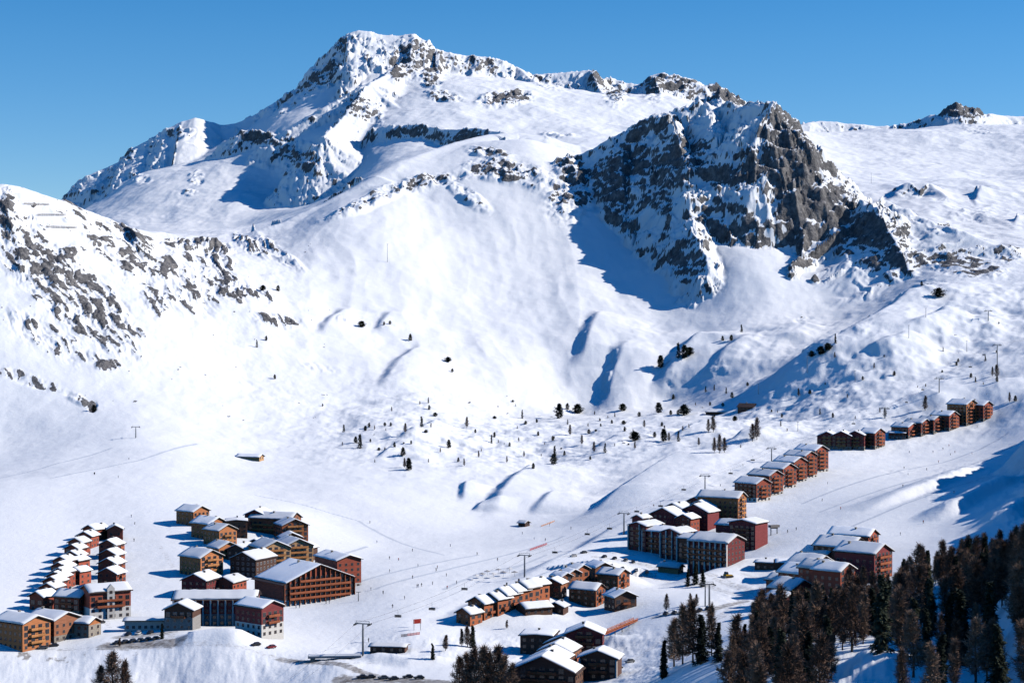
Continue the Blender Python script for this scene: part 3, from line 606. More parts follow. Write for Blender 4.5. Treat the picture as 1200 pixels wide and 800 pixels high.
def building(x, y, label, w, l, h, rot, pitch=24, wall='brown', base='white', base_st=1, balc='F', cat='chalet', name='chalet', snow=0.6, group=None, D=None, wins='FRL', chim=1, bay=3.2, ov=0.9, pale=False, honey=False, pillars=0, sh=2.8, lift=0.0, prob=1.0, off=0.0, tower=None, pmat='white'):
    NB[0] += 1; r = random.Random(NB[0]*31+5)
    if group and 'stepped chalets' not in group: w *= 1.1; l *= 1.12; h *= 1.04
    D = D or hit(x, y); X = (x-CX)/FPX*D; a = math.radians(rot)
    fx, fy = math.sin(a), -math.cos(a)
    cxw, cyw = X, D+0.42*(w*abs(fx)+l*abs(fy)); cxw = X*cyw/D
    z = zat(X, D)+lift
    t = thing(name, label, cat, (cxw, cyw, z), a, group)
    p = math.radians(pitch); rise = w/2*math.tan(p); w2, l2 = w/2, l/2
    zb = base_st*sh
    # walls
    b_ = MB(); b_.prism([(-w2, zb), (w2, zb), (w2, h), (0, h+rise), (-w2, h)] if base_st else [(-w2, -8), (w2, -8), (w2, h), (0, h+rise), (-w2, h)], -l2, l2); b_.build('wall', M[wall], t)
    if base_st: MB().box(-w2-.04, w2+.04, -l2-.04, l2+.04, -8, zb).build('plinth', M[base], t)
    # roof
    tp = math.tan(p); W2 = w2+ov; zr = h+rise+.03
    rf = MB(); rf.prism([(-W2, zr-W2*tp), (0, zr), (W2, zr-W2*tp), (W2, zr-W2*tp+.24), (0, zr+.26), (-W2, zr-W2*tp+.24)], -l2-ov, l2+ov)
    ro = rf.build('roof', M['roof'], t)
    if snow: snow_slab((W2+.05)*r.choice((1, 1, .97, .93, .9)), (l2+ov+.05)*r.choice((1, 1, .98, .95)), zr+.25, p, snow*r.uniform(.7, 1.15), NB[0]).build('snow_cover', M['snow'], ro, smooth=True)
    for c in range(chim):
        cx_ = (r.random()-.5)*w*.35; cy_ = (r.random()-.3)*l*.5; zt = zr-abs(cx_)*tp
        cb = MB(); cb.box(cx_-.45, cx_+.45, cy_-.45, cy_+.45, zt-.5, zt+1.5); cb.box(cx_-.58, cx_+.58, cy_-.58, cy_+.58, zt+1.5, zt+1.68); cb.build('chimney', M['stone'], ro)
    # openings, storey by storey
    nst = max(1, int((h+rise*.55)/sh))
    def face(code, width, dist, rz, gable):
        nb = max(1, int(width/bay)); q = Matrix.Rotation(rz, 4, 'Z')
        for s in range(nst):
            zz = s*sh+.75
            avail = width if zz+1.5 < h or not gable else width*max(0, 1-(zz+1.5-h)/max(rise, .01))-.6
            if zz+1.6 > h and not gable: continue
            for k in range(nb):
                ox = (k+.5-nb/2)*width/nb
                if abs(ox)+.75 > avail/2: continue
                isb = code in balc and s >= max(1, base_st) and r.random() < prob
                ww = max(1.6, round(width/nb*.56, 1)) if isb else 1.4
                loc = q@Vector((ox, -dist-(0.04 if s < base_st else 0), zz-(.45 if isb else 0)))
                link('window', window_mesh(ww, 2.1 if isb else 1.45, pale), t, loc, rz)
                if isb and avail/2 > abs(ox)+width/nb*.5:
                    link('balcony', balcony_mesh(width/nb*(.98 if prob > .9 else .86), 1.35, honey), t, q@Vector((ox, -dist, zz-.62)), rz)
        if pillars and code in balc:
            for k in range(0, nb+1, pillars):
                ox = (k-nb/2)*width/nb*.985; top = h-.05 if not gable else h+rise*(1-abs(ox)/(width/2))-.35
                loc = q@Vector((ox, -dist, 0)); pb = ('p', round(top, 1), pmat)
                if pb not in _cache: _cache[pb] = (MB().box(-.3, .3, -1.2, -.05, -4, top) if pmat == 'white' else MB().box(-.13, .13, -1.0, -.05, -1, top)).mesh('pillar', [M[pmat]])
                link('pillar', _cache[pb], t, loc, rz)
    if 'F' in wins: face('F', w, l2, 0.0, True)
    if 'R' in wins: face('R', l, w2, math.pi/2, False)
    if 'L' in wins: face('L', l, w2, -math.pi/2, False)
    if tower:
        tw, th_, side = tower
        tb = MB(); tb.prism([(-tw/2, -6), (tw/2, -6), (tw/2, th_), (0, th_+tw*.55), (-tw/2, th_)], -.9, .6)
        o = tb.build('stair_tower', M['white'], t); tz = {'R': math.pi/2, 'L': -math.pi/2}.get(side, 0.0); q = Matrix.Rotation(tz, 4, 'Z'); dist = l2 if side == 'F' else w2
        o.location = q@Vector((0, -dist, 0)); o.rotation_euler = (0, 0, tz)
        for s in range(int(th_/sh)): link('window', window_mesh(1.4, 1.5, False), o, (0, -.9, s*sh+.8))
    return t
# ------------------------------------------------------------------ hamlet at the left: two rows of stepped chalets and the blocks below
def row(lst, group, **kw):
    for (x, y, lab, w, l, h, rot) in lst: building(x, y, lab, w, l, h, rot, group=group, **kw)
G1 = 'stepped chalets in two rows on the left slope'
P = 'of the left row of stepped chalets'
row([(112,634,'topmost red chalet where the two rows of stepped chalets on the left slope meet',9,12,7,-28),
 (103,642,'second chalet from the top '+P,9.0,10,7,-14),(93,652,'third chalet from the top '+P,8.8,10,8,-14),
 (89,660,'fourth chalet from the top '+P,9.0,10,8,-14),(88,668,'fifth chalet from the top '+P,8.8,10,8,-14),
 (76,675,'sixth chalet from the top '+P,8.8,10,8,-14),(74,682,'seventh chalet from the top '+P,8.8,10,8,-14),(74,689,'eighth chalet from the top '+P,8.8,10,8,-14),
 (69,694,'fourth chalet from the bottom '+P,8.8,10,8,-14),(65,700,'third chalet from the bottom '+P,8.8,10,8,-14),(61,708,'second chalet from the bottom '+P,8.6,10,8,-14),(51,716,'lowest small chalet at the foot '+P,8.5,10,7,-28)],
 G1, wall='red', base_st=0, balc='F', wins='FR', chim=1, ov=.9, pitch=27)
Q = 'of the right stepped row above the tall red block'
row([(135,634,'dark flat-roofed chalet at the top '+Q,9,9,7,10),(131,655,'second chalet from the top '+Q,10.5,11,8,-14),(131,667,'third chalet from the top '+Q,10.5,11,8,-14),(131,678,'second chalet from the bottom '+Q,10.5,11,8,-14),(131,690,'lowest chalet '+Q,10.5,11,8,-14)],
 G1, wall='red', base_st=0, balc='R', wins='FR', chim=1, ov=.9, pitch=27)
row([(93,672,'upper small chalet squeezed in the lane between the two stepped rows',7,9,7,-28),(94,685,'lower small chalet squeezed in the lane between the two stepped rows',7,9,7,-28)], G1, wall='red', base_st=0, wins='FR')
building(124,726,'tall red apartment block with white base and white gabled stair tower',14,20,13,120,pitch=20,wall='red',base='white',base_st=2,balc='L',wins='FL',cat='apartment block',name='apartment_block',tower=(3.6,14.5,'L'),chim=1)
building(86,722,'low red wing with broad snowy roof left of the white-towered block',12,14,9,70,wall='red',base='stone',base_st=1,balc='L',wins='FL',cat='apartment block',name='apartment_block')
building(26,762,'brown block at the left edge with orange balconied gable and grey side wall',15,20,11.5,52,pitch=20,wall='orange',base='grey',base_st=0,balc='F',wins='FL',cat='apartment block',name='apartment_block',honey=True)
building(62,752,'brown timber block with one long snowy roof slope behind the orange gable',15,18,9.5,56,pitch=20,wall='brown',base='stone',base_st=1,balc='L',wins='FL',cat='apartment block',name='apartment_block')
building(96,747,'small stone based house with honey timber gable beside the car park',9,14,6.3,66,pitch=24,wall='orange',base='stone',base_st=2,balc='F',wins='FL',cat='house',name='stone_house',honey=True)
# ------------------------------------------------------------------ village left of centre
G2 = 'timber chalets of the village left of centre'
c2 = dict(group=G2, base_st=0, honey=True)
building(226,616,'uppermost honey timber chalet at the top left corner of its village',12,14,8.5,52,wall='orange',balc='F',**c2)
building(245,632,'middle one of three honey timber chalets stepping down the village edge',13,14,9,52,wall='orange',balc='F',**c2)
building(258,640,'lowest of three stepping honey chalets, with tiers of balconies on its gable',12,13,9,48,wall='orange',balc='F',**c2)
building(236,676,'detached honey chalet with dark left side above the red gabled houses',14,16,10,48,wall='orange',balc='F',**c2)
building(277,630,'plain box-like timber house with flat snowy roof between two chalet groups',12,12,9.5,8,pitch=6,wall='brown',balc='',wins='F',**c2)
building(322,627,'long dark timber chalet with twin gables along the top of its village',13,26,9.5,72,wall='brown',balc='L',wins='FL',**c2)
building(304,622,'dark red gabled end house attached to the long chalet at the top',12,14,9.5,-14,wall='maroon',balc='F',wins='FR',**c2)
building(341,634,'broad gabled timber chalet at the upper right corner of its village',15,15,9,24,wall='rust',balc='F',**c2)
building(340,640,'small low timber chalet just below the broad gabled chalet',12,9,4.5,20,wall='rust',balc='F',**c2)
building(261,655,'little chalet with bright gable tucked behind the detached honey chalet',12,12,6,40,wall='orange',balc='F',**c2)
building(297,676,'dark gabled chalet with tall pale windows in the heart of its village',15,18,9,-26,wall='dark',balc='',wins='FR',pale=True,**c2)
building(316,664,'tan gabled chalet catching full sun behind the dark pale-windowed chalet',16,17,9.5,30,wall='tan',balc='F',**c2)
building(343,660,'tan chalet with long snowy roof above the big balconied hotel',16,17,9,28,wall='tan',balc='F',**c2)
building(357,658,'small dark chalet wedged against the roof of the big balconied hotel',9,12,7,-20,wall='dark',balc='',wins='F',**c2)
building(284,657,'snow-roofed timber house in shade between honey and tan chalets',11,13,6,-20,wall='dark',balc='',wins='F',**c2)
building(357,709,'big hotel with broad gable of orange-red balconies facing the piste',42,28,11,38,pitch=21,wall='red',base='white',base_st=1,balc='F',wins='FR',cat='hotel',name='hotel',bay=3.0,chim=2,ov=1.4,group=None,pillars=1,pmat='rail')
building(396,690,'tall red timber wing with plain roof behind the big hotel gable',14,26,15,32,pitch=18,wall='red',base='white',base_st=1,balc='R',wins='FR',cat='hotel',name='hotel')
building(236,700,'red gabled house left of the small tan house above the entrance building',14,16,8.5,-18,wall='maroon',balc='',wins='FR',cat='house',name='house',base_st=0)
building(270,697,'small red house with bright snowy roof beside the big hotel gable',11,14,6.5,-22,wall='red',balc='',wins='FR',cat='house',name='house',base_st=0)
building(254,733,'long maroon reception building with white columns along its lower floors',18,38,12,92,pitch=17,wall='maroon',base='grey',base_st=2,balc='L',wins='L',cat='hotel',name='reception_building',pillars=1,prob=0.0)
building(214,738,'dark gabled pavilion with pale terrace at the left end of the reception building',13,12,9,-8,pitch=24,wall='dark',base='grey',base_st=2,balc='F',wins='F',cat='hotel',name='pavilion',pale=True)
building(304,746,'maroon end block whose balconied gable above white floors catches the sun',13,17,12.5,50,pitch=22,wall='maroon',base='white',base_st=2,balc='F',wins='FL',cat='apartment block',name='apartment_block')
# ------------------------------------------------------------------ diagonal chalet row and its neighbours
G3 = 'chalets of the diagonal row in the middle foreground'
R3 = 'chalet of the diagonal row counted up from the piste'
c3 = dict(group=G3, base_st=0, honey=False, wall='rust', balc='R', wins='FR')
for i, (x, y, s) in enumerate([(550,733,.95),(566,726,1.1),(582,721,1.1),(593,716,1.1),(605,711,1.05),(617,707,1.05),(628,703,1.05)]):
    building(x, y, ['lowest','second','third','fourth','fifth','sixth','seventh'][i]+' orange '+R3, 8.2*s, 8.0*s, 5.6*s+(0 if i == 0 else 1.2), -40, pitch=27, snow=.75, **c3)
c4 = dict(group='dark chalets clustered above the diagonal row', base_st=0)
building(650,701,'dark square chalet at the upper end of the diagonal row',8.5,8,7,-20,wall='brown',wins='FR',**c4)
building(658,688,'lower of three small snow-loaded chalets stepping up behind the dark square one',6.5,7,5,40,wall='brown',**c4)
building(667,684,'middle of three small snow-loaded chalets stepping up the slope',7,7,5,40,wall='brown',**c4)
building(676,683,'upper of three small chalets, its lit gable turned to the right',8,8,6.5,44,wall='rust',**c4)
building(702,682,'brown chalet with a plain wide gable at the top of the cluster',9.5,10,7,26,wall='brown',balc='',**c4)
building(719,692,'dark chalet with glowing orange right gable at the cluster edge',10,11,7.5,54,wall='rust',**c4)
building(688,711,'twin-roofed chalet with stone base standing in the cluster centre',9.5,13,8,62,wall='rust',balc='F',wins='FL',**c4)
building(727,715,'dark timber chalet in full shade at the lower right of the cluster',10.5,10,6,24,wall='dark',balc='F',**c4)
building(626,721,'long low dark chalet half buried in snow below the diagonal row',8,13,3.2,-60,wall='dark',balc='',wins='R',**c4)
building(654,719,'short low dark chalet half buried in snow right of the long one',7,7,3.2,-20,wall='dark',balc='',wins='F',**c4)
building(786,672,'stone hut with thick snowy roof and lit gable beside the parking lot',6.5,12,3.2,58,wall='tan',base_st=0,balc='',wins='F',cat='hut',name='stone_hut',snow=1.0)
# ------------------------------------------------------------------ lower cluster at the bottom edge
c5 = dict(group='linked chalets at the bottom edge of the picture', base_st=0)
building(632,769,'dark flat-roofed block with pale chimney stack behind the stepped gables',13,13,8.5,-10,pitch=4,wall='dark',wins='FR',balc='',**c5)
building(686,770,'red-brown gabled chalet standing above the footbridge end',14,12,9.5,-6,pitch=22,wall='maroon',balc='F',wins='FR',**c5)
building(704,797,'gabled chalet carried on grey stone pillars nearest the snowy gully',13,9,8,-14,pitch=20,wall='dark',balc='F',wins='F',pillars=4,**c5)
building(664,772,'uppermost of four stepped gabled roofs at the bottom edge',13,14,6,-18,wall='brown',wins='FR',balc='R',**c5)
building(656,783,'second from top of four stepped gabled roofs at the bottom edge',13,13,6.5,-18,wall='brown',wins='FR',balc='R',**c5)
building(645,792,'third from top of four stepped gabled roofs at the bottom edge',13,12,6,-18,wall='brown',wins='FR',balc='R',**c5)
building(640,808,'front and largest of the four stepped gabled roofs, dark gable to camera',23,12,6,-14,wall='dark',wins='FR',balc='F',**c5)
# ------------------------------------------------------------------ apartment complex right of centre
c6 = dict(group='apartment blocks of the complex right of centre', cat='apartment block', name='apartment_block', base_st=0)
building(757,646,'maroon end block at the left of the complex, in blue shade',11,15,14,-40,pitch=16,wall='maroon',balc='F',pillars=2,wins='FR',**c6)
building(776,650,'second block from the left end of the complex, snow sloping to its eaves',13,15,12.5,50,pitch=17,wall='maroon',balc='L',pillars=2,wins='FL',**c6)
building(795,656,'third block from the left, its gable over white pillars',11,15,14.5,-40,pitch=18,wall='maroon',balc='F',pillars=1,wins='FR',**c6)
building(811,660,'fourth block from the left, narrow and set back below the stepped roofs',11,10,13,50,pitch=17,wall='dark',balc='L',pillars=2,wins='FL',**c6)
building(840,665,'broad front block with snow-heavy roof and plain maroon right wall',17,21,12.5,54,pitch=19,wall='maroon',balc='L',pillars=1,wins='FL',snow=1.0,**c6)
building(877,645,'square dark-red block with plain lit wall at the right end',15,14,14.5,-34,pitch=12,wall='maroon',balc='F',wins='F',**c6)
building(846,613,'tall rear block with grey side and honey balconies on its sunny gable',13,24,15,62,wall='orange',balc='F',wins='FL',honey=True,**c6)
building(826,614,'rear stepped block with three snowy roof tiers beside the tall gable',15,13,10,-34,wall='maroon',balc='',wins='F',**c6)
building(820,622,'low stepped block filling the middle of the complex behind the front roofs',17,13,11,-34,wall='maroon',balc='',wins='F',**c6)
building(795,617,'rear left stepped block with broad tiered snowy roofs',18,14,9,-34,wall='maroon',balc='',wins='F',**c6)
building(783,625,'block with lone tan roof corner just behind the left shaded blocks',18,12,10,-34,wall='maroon',balc='',wins='F',**c6)
# ------------------------------------------------------------------ complex beside the wood
c7 = dict(group='snow-roofed blocks beside the wood at right', cat='apartment block', name='apartment_block', base_st=0)
building(1000,652,'topmost red block of the woodside complex, with balconied right gable',13,20,10,58,wall='red',balc='F',wins='FL',**c7)
building(985,668,'broad dark block with wide snowy roof below the topmost woodside block',16,19,11,54,wall='dark',balc='F',wins='FL',**c7)
building(1012,684,'dark block with square end wall at the edge of the trees',15,18,13,50,wall='maroon',balc='F',wins='FL',**c7)
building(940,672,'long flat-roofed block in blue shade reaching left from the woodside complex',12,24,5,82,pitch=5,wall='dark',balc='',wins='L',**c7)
building(950,685,'upper of two rounded snow roofs with red balconies facing the wood',15,15,9,46,wall='red',balc='F',wins='FL',snow=1.0,**c7)
building(938,693,'middle rounded snow roof stepping down beside the red balconies',14,13,8,46,wall='red',balc='F',wins='FL',snow=1.0,**c7)
building(960,697,'red balconied block right of the stepping rounded snow roofs',12,12,11,46,wall='red',balc='F',wins='FL',snow=.9,**c7)
building(928,708,'lowest rounded snow roof just above the dark trees',15,12,6,40,wall='maroon',balc='F',wins='FL',snow=1.0,**c7)
building(903,668,'small shaded building with flat snowy roof left of the woodside complex',9,13,3.5,70,pitch=6,wall='dark',balc='',wins='L',**c7)
# ------------------------------------------------------------------ blocks up the slope at right
c8 = dict(group='balconied blocks stepping up the piste at right', cat='apartment block', name='apartment_block', base='white', base_st=1)
building(882,588,'lowest block of the red row stepping up the piste at right',13,17,11.5,42,wall='red',balc='FL',wins='FL',**c8)
building(897,581,'second lowest block of the red row stepping up the piste',13,17,13,42,wall='red',balc='FL',wins='FL',**c8)
building(913,573,'third block up in the red row stepping up the piste',13,17,13.5,42,wall='red',balc='FL',wins='FL',**c8)
building(926,566,'fourth block up in the red row stepping up the piste',13,17,14,42,wall='red',balc='FL',wins='FL',**c8)
building(938,561,'fifth block up in the red row stepping up the piste',13,17,15.5,42,wall='red',balc='FL',wins='FL',**c8)
building(951,554,'uppermost block of the red row stepping up the piste at right',14,17,15.5,42,wall='red',balc='FL',wins='FL',**c8)
c9 = dict(group='separate blocks highest on the right slope', cat='apartment block', name='apartment_block', base='stone', base_st=1)
building(971,526,'left dark block of the shaded trio below the brown larches',14,14,9.5,-20,wall='maroon',balc='F',wins='FR',honey=True,**c9)
building(988,527,'middle dark block of the shaded trio between the red row and the top blocks',14,14,10.5,-20,wall='maroon',balc='F',wins='FR',honey=True,**c9)
building(1004,527,'right dark block of the shaded trio, next to the sunlit end house',13,14,11,-20,wall='maroon',balc='F',wins='FR',honey=True,**c9)
building(1022,526,'gabled end house with sunlit red wall beside the shaded trio',14,13,12,48,wall='red',balc='FL',wins='FL',**c9)
building(1060,514,'leftmost red block of the group highest on the slope',12,15,9,44,wall='red',balc='FL',wins='FL',**c9)
building(1075,511,'second block from the left in the highest group, broad snowy roof',13,15,10,44,wall='red',balc='FL',wins='FL',**c9)
building(1090,508,'third block from the left in the highest group',12,14,10.5,44,wall='red',balc='FL',wins='FL',**c9)
building(1107,505,'middle block of the highest group, one storey below the tall one',14,16,12,46,wall='red',balc='FL',wins='FL',**c9)
building(1128,499,'tall red block with orange lit gable in the highest group',15,17,17,42,wall='orange',balc='FL',wins='FL',**c9)
building(1147,494,'rightmost dark-roofed block at the top end of the highest group',13,16,13,44,wall='red',balc='FL',wins='FL',**c9)
building(1052,515,'small low annex at the left foot of the highest group',9,12,5,70,pitch=10,wall='dark',balc='',wins='L',**c9)
building(820,607,'narrow stepped block wedged between the rear roofs and the tall sunny gable',10,12,10,-34,wall='maroon',balc='F',wins='FR',**c6)
building(806,628,'small red penthouse roof rising in the middle of the complex roofs',9,10,10,-34,wall='red',balc='',wins='FR',**c6)
building(858,634,'low wing with snow-loaded roof between front block and the square dark-red block',10,14,8.5,52,wall='maroon',balc='F',wins='FL',snow=.9,**c6)
building(752,632,'small dark stair block behind the maroon left end of the complex',7,8,12,-40,wall='maroon',balc='',wins='F',**c6)
building(962,671,'narrow tiered roof squeezed between the flat block and the woodside blocks',10,14,9,46,wall='brown',balc='F',wins='FL',snow=.9,**c7)
building(918,694,'small stepped roof left of the rounded snow roofs',10,11,5,46,wall='red',balc='F',wins='FL',snow=1.0,**c7)
building(977,697,'dark stepped block with small balconies right behind the first trees',11,13,10,48,wall='red',balc='F',wins='FL',**c7)
building(916,716,'lowest little chalet at the tree edge below the rounded roofs',10,9,4.5,40,wall='maroon',balc='F',wins='FL',snow=1.0,**c7)
building(332,652,'low linking chalet roof between the two tan chalets',9,12,6,30,wall='tan',balc='F',wins='F',**c2)
building(303,650,'shaded little gable just behind the tan chalets',8,10,6.5,-18,wall='dark',balc='',wins='F',**c2)
building(322,694,'small dark snow-roofed link beside the left end of the big hotel',8,10,4.5,-20,wall='dark',balc='',wins='F',**c2)
building(254,626,'small chalet gable peeping between stepping chalets and flat-roofed house',8,9,7,50,wall='orange',balc='F',wins='FL',**c2)
# ------------------------------------------------------------------ lone huts
building(876,481,'dark lone mountain restaurant on the knoll with hardly any roof snow',12,15,3.4,62,pitch=26,wall='dark',base='stone',base_st=0,balc='',wins='FL',cat='hut',name='mountain_hut',snow=0.0)
building(841,486,'low dark annex stretching left of the lone mountain restaurant',6,22,2.4,80,pitch=8,wall='dark',base_st=0,balc='',wins='',cat='hut',name='mountain_hut',snow=.4,chim=0)
building(293,539,'lone low hut with blue-grey roof on the smooth hill above the left village',9,20,2.6,74,pitch=20,wall='tan',base_st=0,balc='',wins='F',cat='hut',name='mountain_hut',snow=.35,chim=0)
building(614,617,'small dark ski school hut on the flat piste below the knolls',5,6,2.6,50,wall='dark',base_st=0,balc='',wins='F',cat='hut',name='ski_hut',snow=.4,chim=0)
print('buildings', NB[0], round(time.time()-T0, 1))
# ------------------------------------------------------------------ trees
def foliage_mat(name, c0, c1, c2):
    m, nt, bs = new_mat(name)
    geo = nd(nt, 'ShaderNodeNewGeometry'); oi = nd(nt, 'ShaderNodeObjectInfo')
    n = noise_node(nt, geo.outputs['Position'], 0.9, 4, 0.7)
    n = mathn(nt, 'ADD', n, mathn(nt, 'MULTIPLY_ADD', oi.outputs['Random'], 0.3, -0.15))
    nt.links.new(ramp(nt, n, [(0.3, c0), (0.52, c1), (0.72, c2)]), bs.inputs['Base Color']); bs.inputs['Roughness'].default_value = .85; bs.inputs['Specular IOR Level'].default_value = .05
    return m
M['needle'] = foliage_mat('spruce_needles', (0.014, 0.02, 0.017), (0.036, 0.045, 0.033), (0.08, 0.09, 0.06))
M['larch'] = foliage_mat('bare_larch_twigs', (0.10, 0.062, 0.048), (0.24, 0.15, 0.108), (0.42, 0.28, 0.20))
M['bark'] = simple('bark', (0.09, 0.065, 0.05), var=.4, scale=3)
def rdir(r): 
    a = r.random()*2*math.pi; z = r.uniform(-1, 1); q = math.sqrt(1-z*z); return Vector((q*math.cos(a), q*math.sin(a), z))
def conifer(seed, H, R, n, kind, leaf):
    """returns trunk mesh, crown mesh"""
    r = random.Random(seed); tr = MB()
    bend = [Vector((0, 0, 0))]+[Vector((r.uniform(-.15, .15)*i, r.uniform(-.15, .15)*i, H*i/5)) for i in range(1, 6)]
    tr.tube(bend, [R*.06+.05, R*.05+.03, R*.042, R*.032, R*.02, .02], 6)
    def axis(t):
        k = min(int(t*5), 4); f = t*5-k; return bend[k].lerp(bend[k+1], f)
    cr = MB(); lean = [r.uniform(.75, 1.2) for _ in range(7)]
    if kind == 'spruce': prof = lambda t: (1-t)**.85*(.75+.25*math.sin(t*H*2.2+seed)); t0 = .06
    elif kind == 'pine': prof = lambda t: max(.05, math.sin(min(1, (t*.93+.1))*math.pi)**.7)*(.8 if t > .5 else 1); t0 = .08
    else: prof = lambda t: min(1, (t-.02)*3.2)*(1-t)**.75*1.15*(.8+.2*math.sin(t*23+seed*1.7))+.03; t0 = .16
    nb = max(10, int(n/(34 if kind == 'larch' else 26)))
    for i in range(nb):
        t = t0+(1-t0)*((i+r.random())/nb); az = i*2.39996+r.uniform(-.4, .4); L = R*prof(t)*r.uniform(.6, 1.12)*lean[int((az % 6.283)/6.284*7)]
        o = axis(min(t, .999)); up = {'spruce': -.28+.5*t, 'pine': .25, 'larch': .12+.5*t}[kind]
        d = Vector((math.cos(az), math.sin(az), up)).normalized(); s = d.cross(Vector((0, 0, 1))).normalized()
        if kind == 'larch': tr.tube([o, o+d*L*.5, o+d*L+Vector((0, 0, .12*L))], [.05, .03, .012], 3, cap=False)
        m = max(4, int(n/nb))
        for k in range(m):
            f = (k+r.random())/m; sp = (1-.55*f)*L*.38
            p = o+d*(L*(.12+.88*f))+s*r.uniform(-sp, sp)+Vector((0, 0, r.uniform(-.5, .35)*leaf*1.6-(.10*L*f if kind == 'spruce' else -.06*L*f)))
            if kind == 'larch':
                q = (d*r.uniform(.2, 1)+rdir(r)*.7+Vector((0, 0, .25))).normalized(); l_ = leaf*r.uniform(.8, 1.9); w_ = q.cross(rdir(r)).normalized()*leaf*.085
                cr.add([p-w_, p+w_, p+q*l_+w_*.3, p+q*l_-w_*.3], [(0, 1, 2, 3)])
            else:
                q = (d+rdir(r)*.55).normalized(); w_ = (s+rdir(r)*.6).normalized(); a = leaf*r.uniform(.55, 1.15)
                v3 = q*a*1.2-Vector((0, 0, .25*a))
                cr.add([p-w_*a*.5, p+w_*a*.5, p+v3+w_*a*.22, p+v3*1.25-w_*a*.1], [(0, 1, 2, 3)])
    return tr.mesh('trunk', [M['bark']]), (lambda me: me)(mesh_raw(cr, 'crown', M['larch' if kind == 'larch' else 'needle']))
def mesh_raw(b_, name, mat):
    me = bpy.data.meshes.new(name); me.from_pydata(b_.v, [], b_.f); me.materials.append(mat); me.update(); return me
PROTO = {('spruce', 'big'): [conifer(s, 18, 3.3+.35*s, 2600, 'spruce', .8) for s in (1, 2, 3, 4, 5)],
         ('larch', 'big'): [conifer(s, 18, 4.3+.5*(s-11), 2200, 'larch', 1.15) for s in (11, 12, 13, 14, 15, 16)],
         ('spruce', 'small'): [conifer(s, 18, 4.2, 700, 'spruce', 1.3) for s in (21, 22)],
         ('pine', 'small'): [conifer(s, 18, 6.2, 800, 'pine', 1.9) for s in (31, 32)],
         ('bush', 'small'): [conifer(s, 18, 13.0, 900, 'pine', 3.0) for s in (33, 34)],
         ('larch', 'small'): [conifer(s, 18, 5.0, 1500, 'larch', 1.25) for s in (41, 42)]}
TREEN = {'spruce': 'spruce_tree', 'larch': 'larch_tree', 'pine': 'pine_tree', 'bush': 'pine_shrub'}
def tree(kind, size, X, Y, H, label, group, r):
    tm, cm = r.choice(PROTO[(kind, size)])
    t = thing(TREEN[kind], label, 'shrub' if kind == 'bush' else 'tree', (X, Y, zat(X, Y)-.15), r.random()*6.283, group)
    k = H/18; t.scale = (k*r.uniform(.85, 1.15),)*2+(k,)
    link('trunk', tm, t); link('crown', cm, t); return t
rt = random.Random(99)
LAND = [(876,474,'the lone mountain restaurant'),(614,612,'the small ski school hut'),(293,533,'the lone low hut'),(1105,495,'the highest blocks'),(992,515,'the shaded trio of blocks'),(915,555,'the red row of blocks'),(500,510,'the hollow above the piste'),(650,520,'the knoll crest'),(740,480,'the top edge of the knolls'),(962,405,'the shaded moraine'),(790,430,'the foot of the rock peak'),(1165,420,'the upper lift pylon'),(860,390,'the snow fan under the peak'),(310,400,'the left rocky slope'),(480,390,'the big white face'),(1090,340,'the dark outcrop')]
used_lab = {}
def where(x, y):
    lx, ly, n = min(LAND, key=lambda l: (l[0]-x)**2+((l[1]-y)*1.5)**2); dx, dy = x-lx, y-ly; d = math.hypot(dx, dy)
    if d < 14: return 'close to '+n
    a = 'above' if dy < 0 else 'below'; b_ = 'left' if dx < 0 else 'right'
    pos = (b_+' of' if abs(dx) > 2*abs(dy) else a if abs(dy) > 2*abs(dx) else a+' and '+b_+' of')
    return ('just ' if d < 34 else 'well ' if d > 75 else '')+pos+' '+n
S, L_, P_, B_ = 'spruce', 'larch', 'pine', 'bush'
